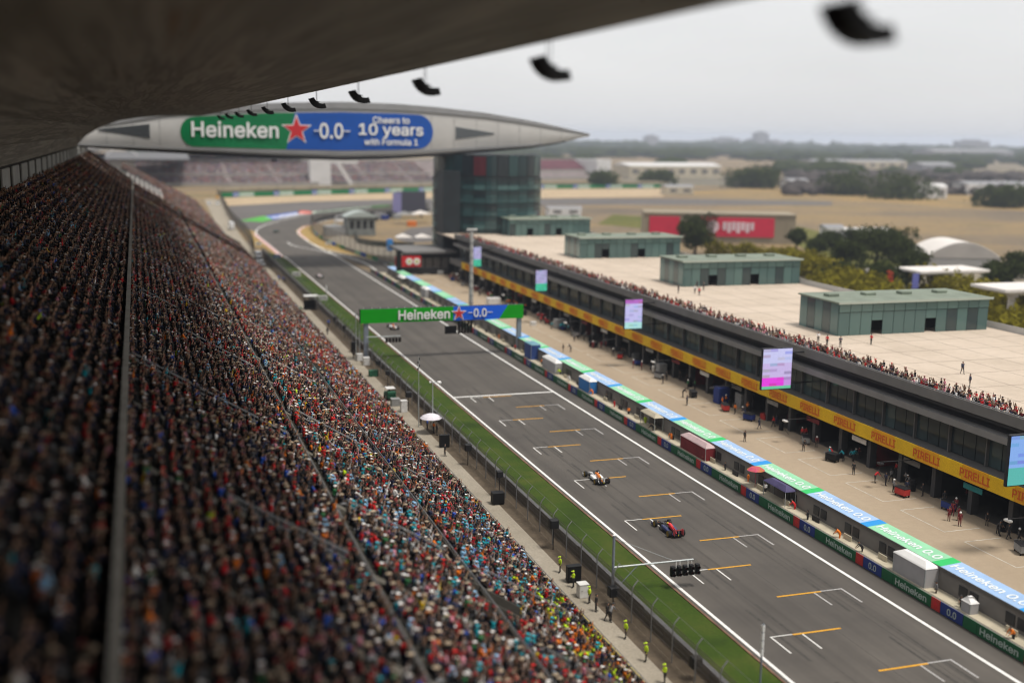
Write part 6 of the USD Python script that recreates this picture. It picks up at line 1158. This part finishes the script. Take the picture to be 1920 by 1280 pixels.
# ------------------------------------------------------------------ racing cars
M['sidewall'] = pm('tyre_band', (.22, .15, .03), .7)
TY = pm('tyre_rubber', (.014, .014, .014), .75); CB = pm('carbon', (.012, .012, .014), .4)
def paint(n, c): return pm('livery_'+n, c, .3, coat=.6)
def rrect(y, w, z0, z1, r=.35, n=3):
    h = z1-z0; b = min(w, h)*r; o = []
    for cx, cz, a0 in ((w/2-b, z1-b, 0), (-w/2+b, z1-b, 90), (-w/2+b, z0+b, 180), (w/2-b, z0+b, 270)):
        for k in range(n+1): t = math.radians(a0+90*k/n); o.append((cx+b*math.cos(t), y, cz+b*math.sin(t)))
    return o
def f1(p, rz, C, label):
    t_ = thing('racing_car', label, 'racing car', 'racing cars on the straight', loc=p, rz=rz)
    part(t_, 'floor', MB().prism([(-.3, 1.7), (-.72, 1.0), (-.78, .2), (-.78, -1.5), (-.5, -2.0), (.5, -2.0), (.78, -1.5), (.78, .2), (.72, 1.0), (.3, 1.7)], .05, .11), CB)
    part(t_, 'monocoque', MB().loft([rrect(2.72, .16, .20, .30), rrect(2.45, .26, .20, .38), rrect(1.8, .34, .24, .52), rrect(1.1, .46, .22, .64), rrect(.5, .60, .16, .70), rrect(.1, .66, .14, .68), rrect(-.4, .62, .14, .66)]), C['body'], 40)
    part(t_, 'nose_tip', MB().loft([rrect(2.95, .12, .18, .24), rrect(2.73, .17, .195, .31)]), C['nose'], 40)
    for s in (-1, 1):
        def sh(q): return [(x+s*.46, y, z) for x, y, z in q]
        part(t_, 'sidepod', MB().loft([sh(rrect(.75, .30, .30, .56)), sh(rrect(.5, .50, .18, .62)), sh(rrect(-.3, .52, .12, .58)), sh(rrect(-1.0, .36, .11, .44)), [(x-s*.16, y, z) for x, y, z in sh(rrect(-1.75, .14, .11, .26))]]), C['side'], 40)
        part(t_, 'mirror', MB().bbox((s*.52, .75, .78), (.2, .08, .09), .02), C['body'])
    part(t_, 'engine_cover', MB().loft([rrect(-.05, .34, .60, 1.0), rrect(-.4, .36, .52, .98), rrect(-1.0, .30, .40, .80), rrect(-1.6, .18, .30, .56), rrect(-2.1, .10, .26, .40)]), C['cover'], 40); part(t_, 'airbox', MB().loft([rrect(.04, .22, .74, .97), rrect(-.06, .26, .70, 1.01)]), C['cover2'])
    part(t_, 'shark_fin', MB().prismf([(-.5, .9), (-1.2, .84), (-1.9, .66), (-1.9, .45), (-.6, .75)], .03, (-.015, 0, 0), (0, 1, 0), (0, 0, 1), (1, 0, 0)), C['cover2'])
    part(t_, 'cockpit', MB().loft([rrect(.85, .34, .60, .70), rrect(.2, .44, .58, .715)]), CB); part(t_, 'driver_helmet', MB().sphere((0, .32, .78), .145, 2), C['helmet'], True)
    part(t_, 'halo', MB().tube([(.36, .0, .78), (.34, .45, .86), (.2, .82, .90), (0, .95, .88), (-.2, .82, .90), (-.34, .45, .86), (-.36, .0, .78)], .035, 6).tube([(0, .95, .88), (0, 1.1, .62)], .03, 6), CB, True)
    fw_ = part(t_, 'front_wing', MB().loft([[(x, 2.75-.28*abs(x), .12+.02*abs(x)), (x, 2.45-.25*abs(x), .17), (x, 2.45-.25*abs(x), .185), (x, 2.75-.28*abs(x), .135)] for x in (-.98, -.4, 0, .4, .98)]), C['wing'])
    part(fw_, 'flap', MB().loft([[(x, 2.46-.25*abs(x), .19), (x, 2.24-.22*abs(x), .27), (x, 2.24-.22*abs(x), .285), (x, 2.46-.25*abs(x), .205)] for x in (-.96, -.35, .35, .96)]), C['wing'])
    for s in (-1, 1): part(fw_, 'endplate', MB().box(s*.98-.015, s*.98+.015, 2.0, 2.55, .07, .34), C['side'])
    rw = part(t_, 'rear_wing', MB().loft([[(x, -2.15, .80), (x, -2.45, .86), (x, -2.45, .88), (x, -2.15, .825)] for x in (-.5, .5)]).loft([[(x, -2.42, .90), (x, -2.58, 1.02), (x, -2.58, 1.04), (x, -2.42, .925)] for x in (-.5, .5)]), C['rear'])
    for s in (-1, 1): part(rw, 'endplate', MB().prismf([(-2.1, .35), (-2.6, .35), (-2.62, 1.05), (-2.15, 1.0)], .02, (s*.51-.01, 0, 0), (0, 1, 0), (0, 0, 1), (1, 0, 0)), C['rear2'])
    part(rw, 'pylon', MB().box(-.03, .03, -2.3, -2.1, .3, .82), CB); part(t_, 'diffuser', MB().loft([rrect(-1.9, 1.0, .05, .14, .1), rrect(-2.4, 1.0, .14, .34, .1)]), CB); part(t_, 'rain_light', MB().box(-.05, .05, -2.46, -2.4, .28, .42), pm('rain_light', (.5, .45, .02), .4) if not stage.GetPrimAtPath('/World/Looks/rain_light') else '/World/Looks/rain_light')
    for y, wd in ((1.75, .30), (-1.75, .40)):
        for s in (-1, 1):
            xc = s*(1.0-wd/2); w = part(t_, 'wheel', MB().revolve([(.23, -wd/2), (.33, -wd/2), (.36, -wd/2+.04), (.36, wd/2-.04), (.33, wd/2), (.23, wd/2)], 22, (xc, y, .36), 'x'), TY, 40); part(w, 'rim', MB().revolve([(.05, -wd/2+.02), (.23, -wd/2+.03), (.23, wd/2-.03), (.05, wd/2-.02)], 18, (xc, y, .36), 'x'), CB)
            part(w, 'sidewall_band', MB().revolve([(.285, s*(wd/2+.001)), (.31, s*(wd/2+.001)), (.31, s*(wd/2+.006)), (.285, s*(wd/2+.006))], 22, (xc, y, .36), 'x'), M['sidewall'])
            part(t_, 'suspension_arm', MB().tube([(s*.2, y-.35, .45), (xc-s*wd/2, y, .45)], .022, 5).tube([(s*.2, y+.35, .45), (xc-s*wd/2, y, .45)], .022, 5).tube([(s*.2, y-.2, .25), (xc-s*wd/2, y, .25)], .022, 5), CB)
wt, org, ylw, nav, rd, cbl = paint('white', (.74, .74, .74)), paint('orange', (.65, .16, .01)), paint('yellow', (.62, .40, .02)), paint('navy', (.016, .025, .09)), paint('red', (.58, .025, .025)), paint('black', (.02, .02, .022)); pk = paint('pink_red', (.52, .09, .10)); tl = paint('teal', (.05, .22, .22))
YW = math.radians(-.5)
f1((54.0, 130.2, .012), YW, dict(body=wt, nose=wt, side=wt, cover=org, cover2=ylw, helmet=org, wing=wt, rear=wt, rear2=cbl), 'white and orange racing car on the grid, farther of the two nearest')
f1((54.5, 110.2, .012), YW, dict(body=cbl, nose=ylw, side=nav, cover=rd, cover2=rd, helmet=ylw, wing=org, rear=pk, rear2=pk), 'dark blue racing car with red and yellow cover, nearest of all')
f1((53.2, 249.5, .012), YW, dict(body=wt, nose=wt, side=wt, cover=org, cover2=org, helmet=org, wing=cbl, rear=wt, rear2=cbl), 'white racing car with orange cover just beneath the gantry')
f1((51.2, 345.5, .012), YW, dict(body=rd, nose=cbl, side=wt, cover=wt, cover2=rd, helmet=wt, wing=cbl, rear=cbl, rear2=cbl), 'black white and red racing car beyond the gantry')
f1((56.9, 508.0, .012), -.35, dict(body=cbl, nose=tl, side=tl, cover=cbl, cover2=tl, helmet=ylw, wing=cbl, rear=tl, rear2=cbl), 'dark teal racing car turning into the far corner')
# launch marks and paving joints
launch = pm('launch_rubber', (.058, .053, .047), .75, .25, 2)
for i in range(8):
    for xc, y in ((52.7, 178.8-16*i), (62.0, 170.7-16*i)):
        if y < 55: continue
        for s in (-.8, .8):
            y0 = y-5+rnd.uniform(-.6, .6); L_ = rnd.uniform(6, 13); x0 = xc+s+rnd.uniform(-.1, .1); ribbon([(x0+rnd.uniform(-.05, .05)+.02*k, y0+L_*k/5, 0) for k in range(6)], rnd.uniform(.26, .36), .0065, launch, 'tyre_mark')
for x in (53.4, 57.6, 61.9): line(x-.03, x+.03, -40, 405, 0.004, launch, 'paving_joint')
# skid marks
M_ = 0
rubber = pm('rubber_smear', (.070, .063, .055), .75, .15, 4)
for x, y0, y1 in ((53.1, 100, 175), (54.9, 95, 160), (61.2, 90, 150), (62.6, 70, 120)): ribbon([(x, y, 0) for y in np.linspace(y0, y1, 6)], .28, .006, rubber, 'tyre_mark')

# ------------------------------------------------------------------ haze
hz = usdkit.material(stage, '/World/Looks/haze', {'v': ('principled_volume', {'color': (.80, .87, 1.0), 'density': HAZE, 'anisotropy': 0.2})}, volume='v.volume')
b = trimesh.creation.box((29000, 29000, 104)); b.apply_translation((0, 0, 50.9))
single('haze', MB().mesh(b), hz, 'pale haze over the plain', 'haze', None, 'stuff')
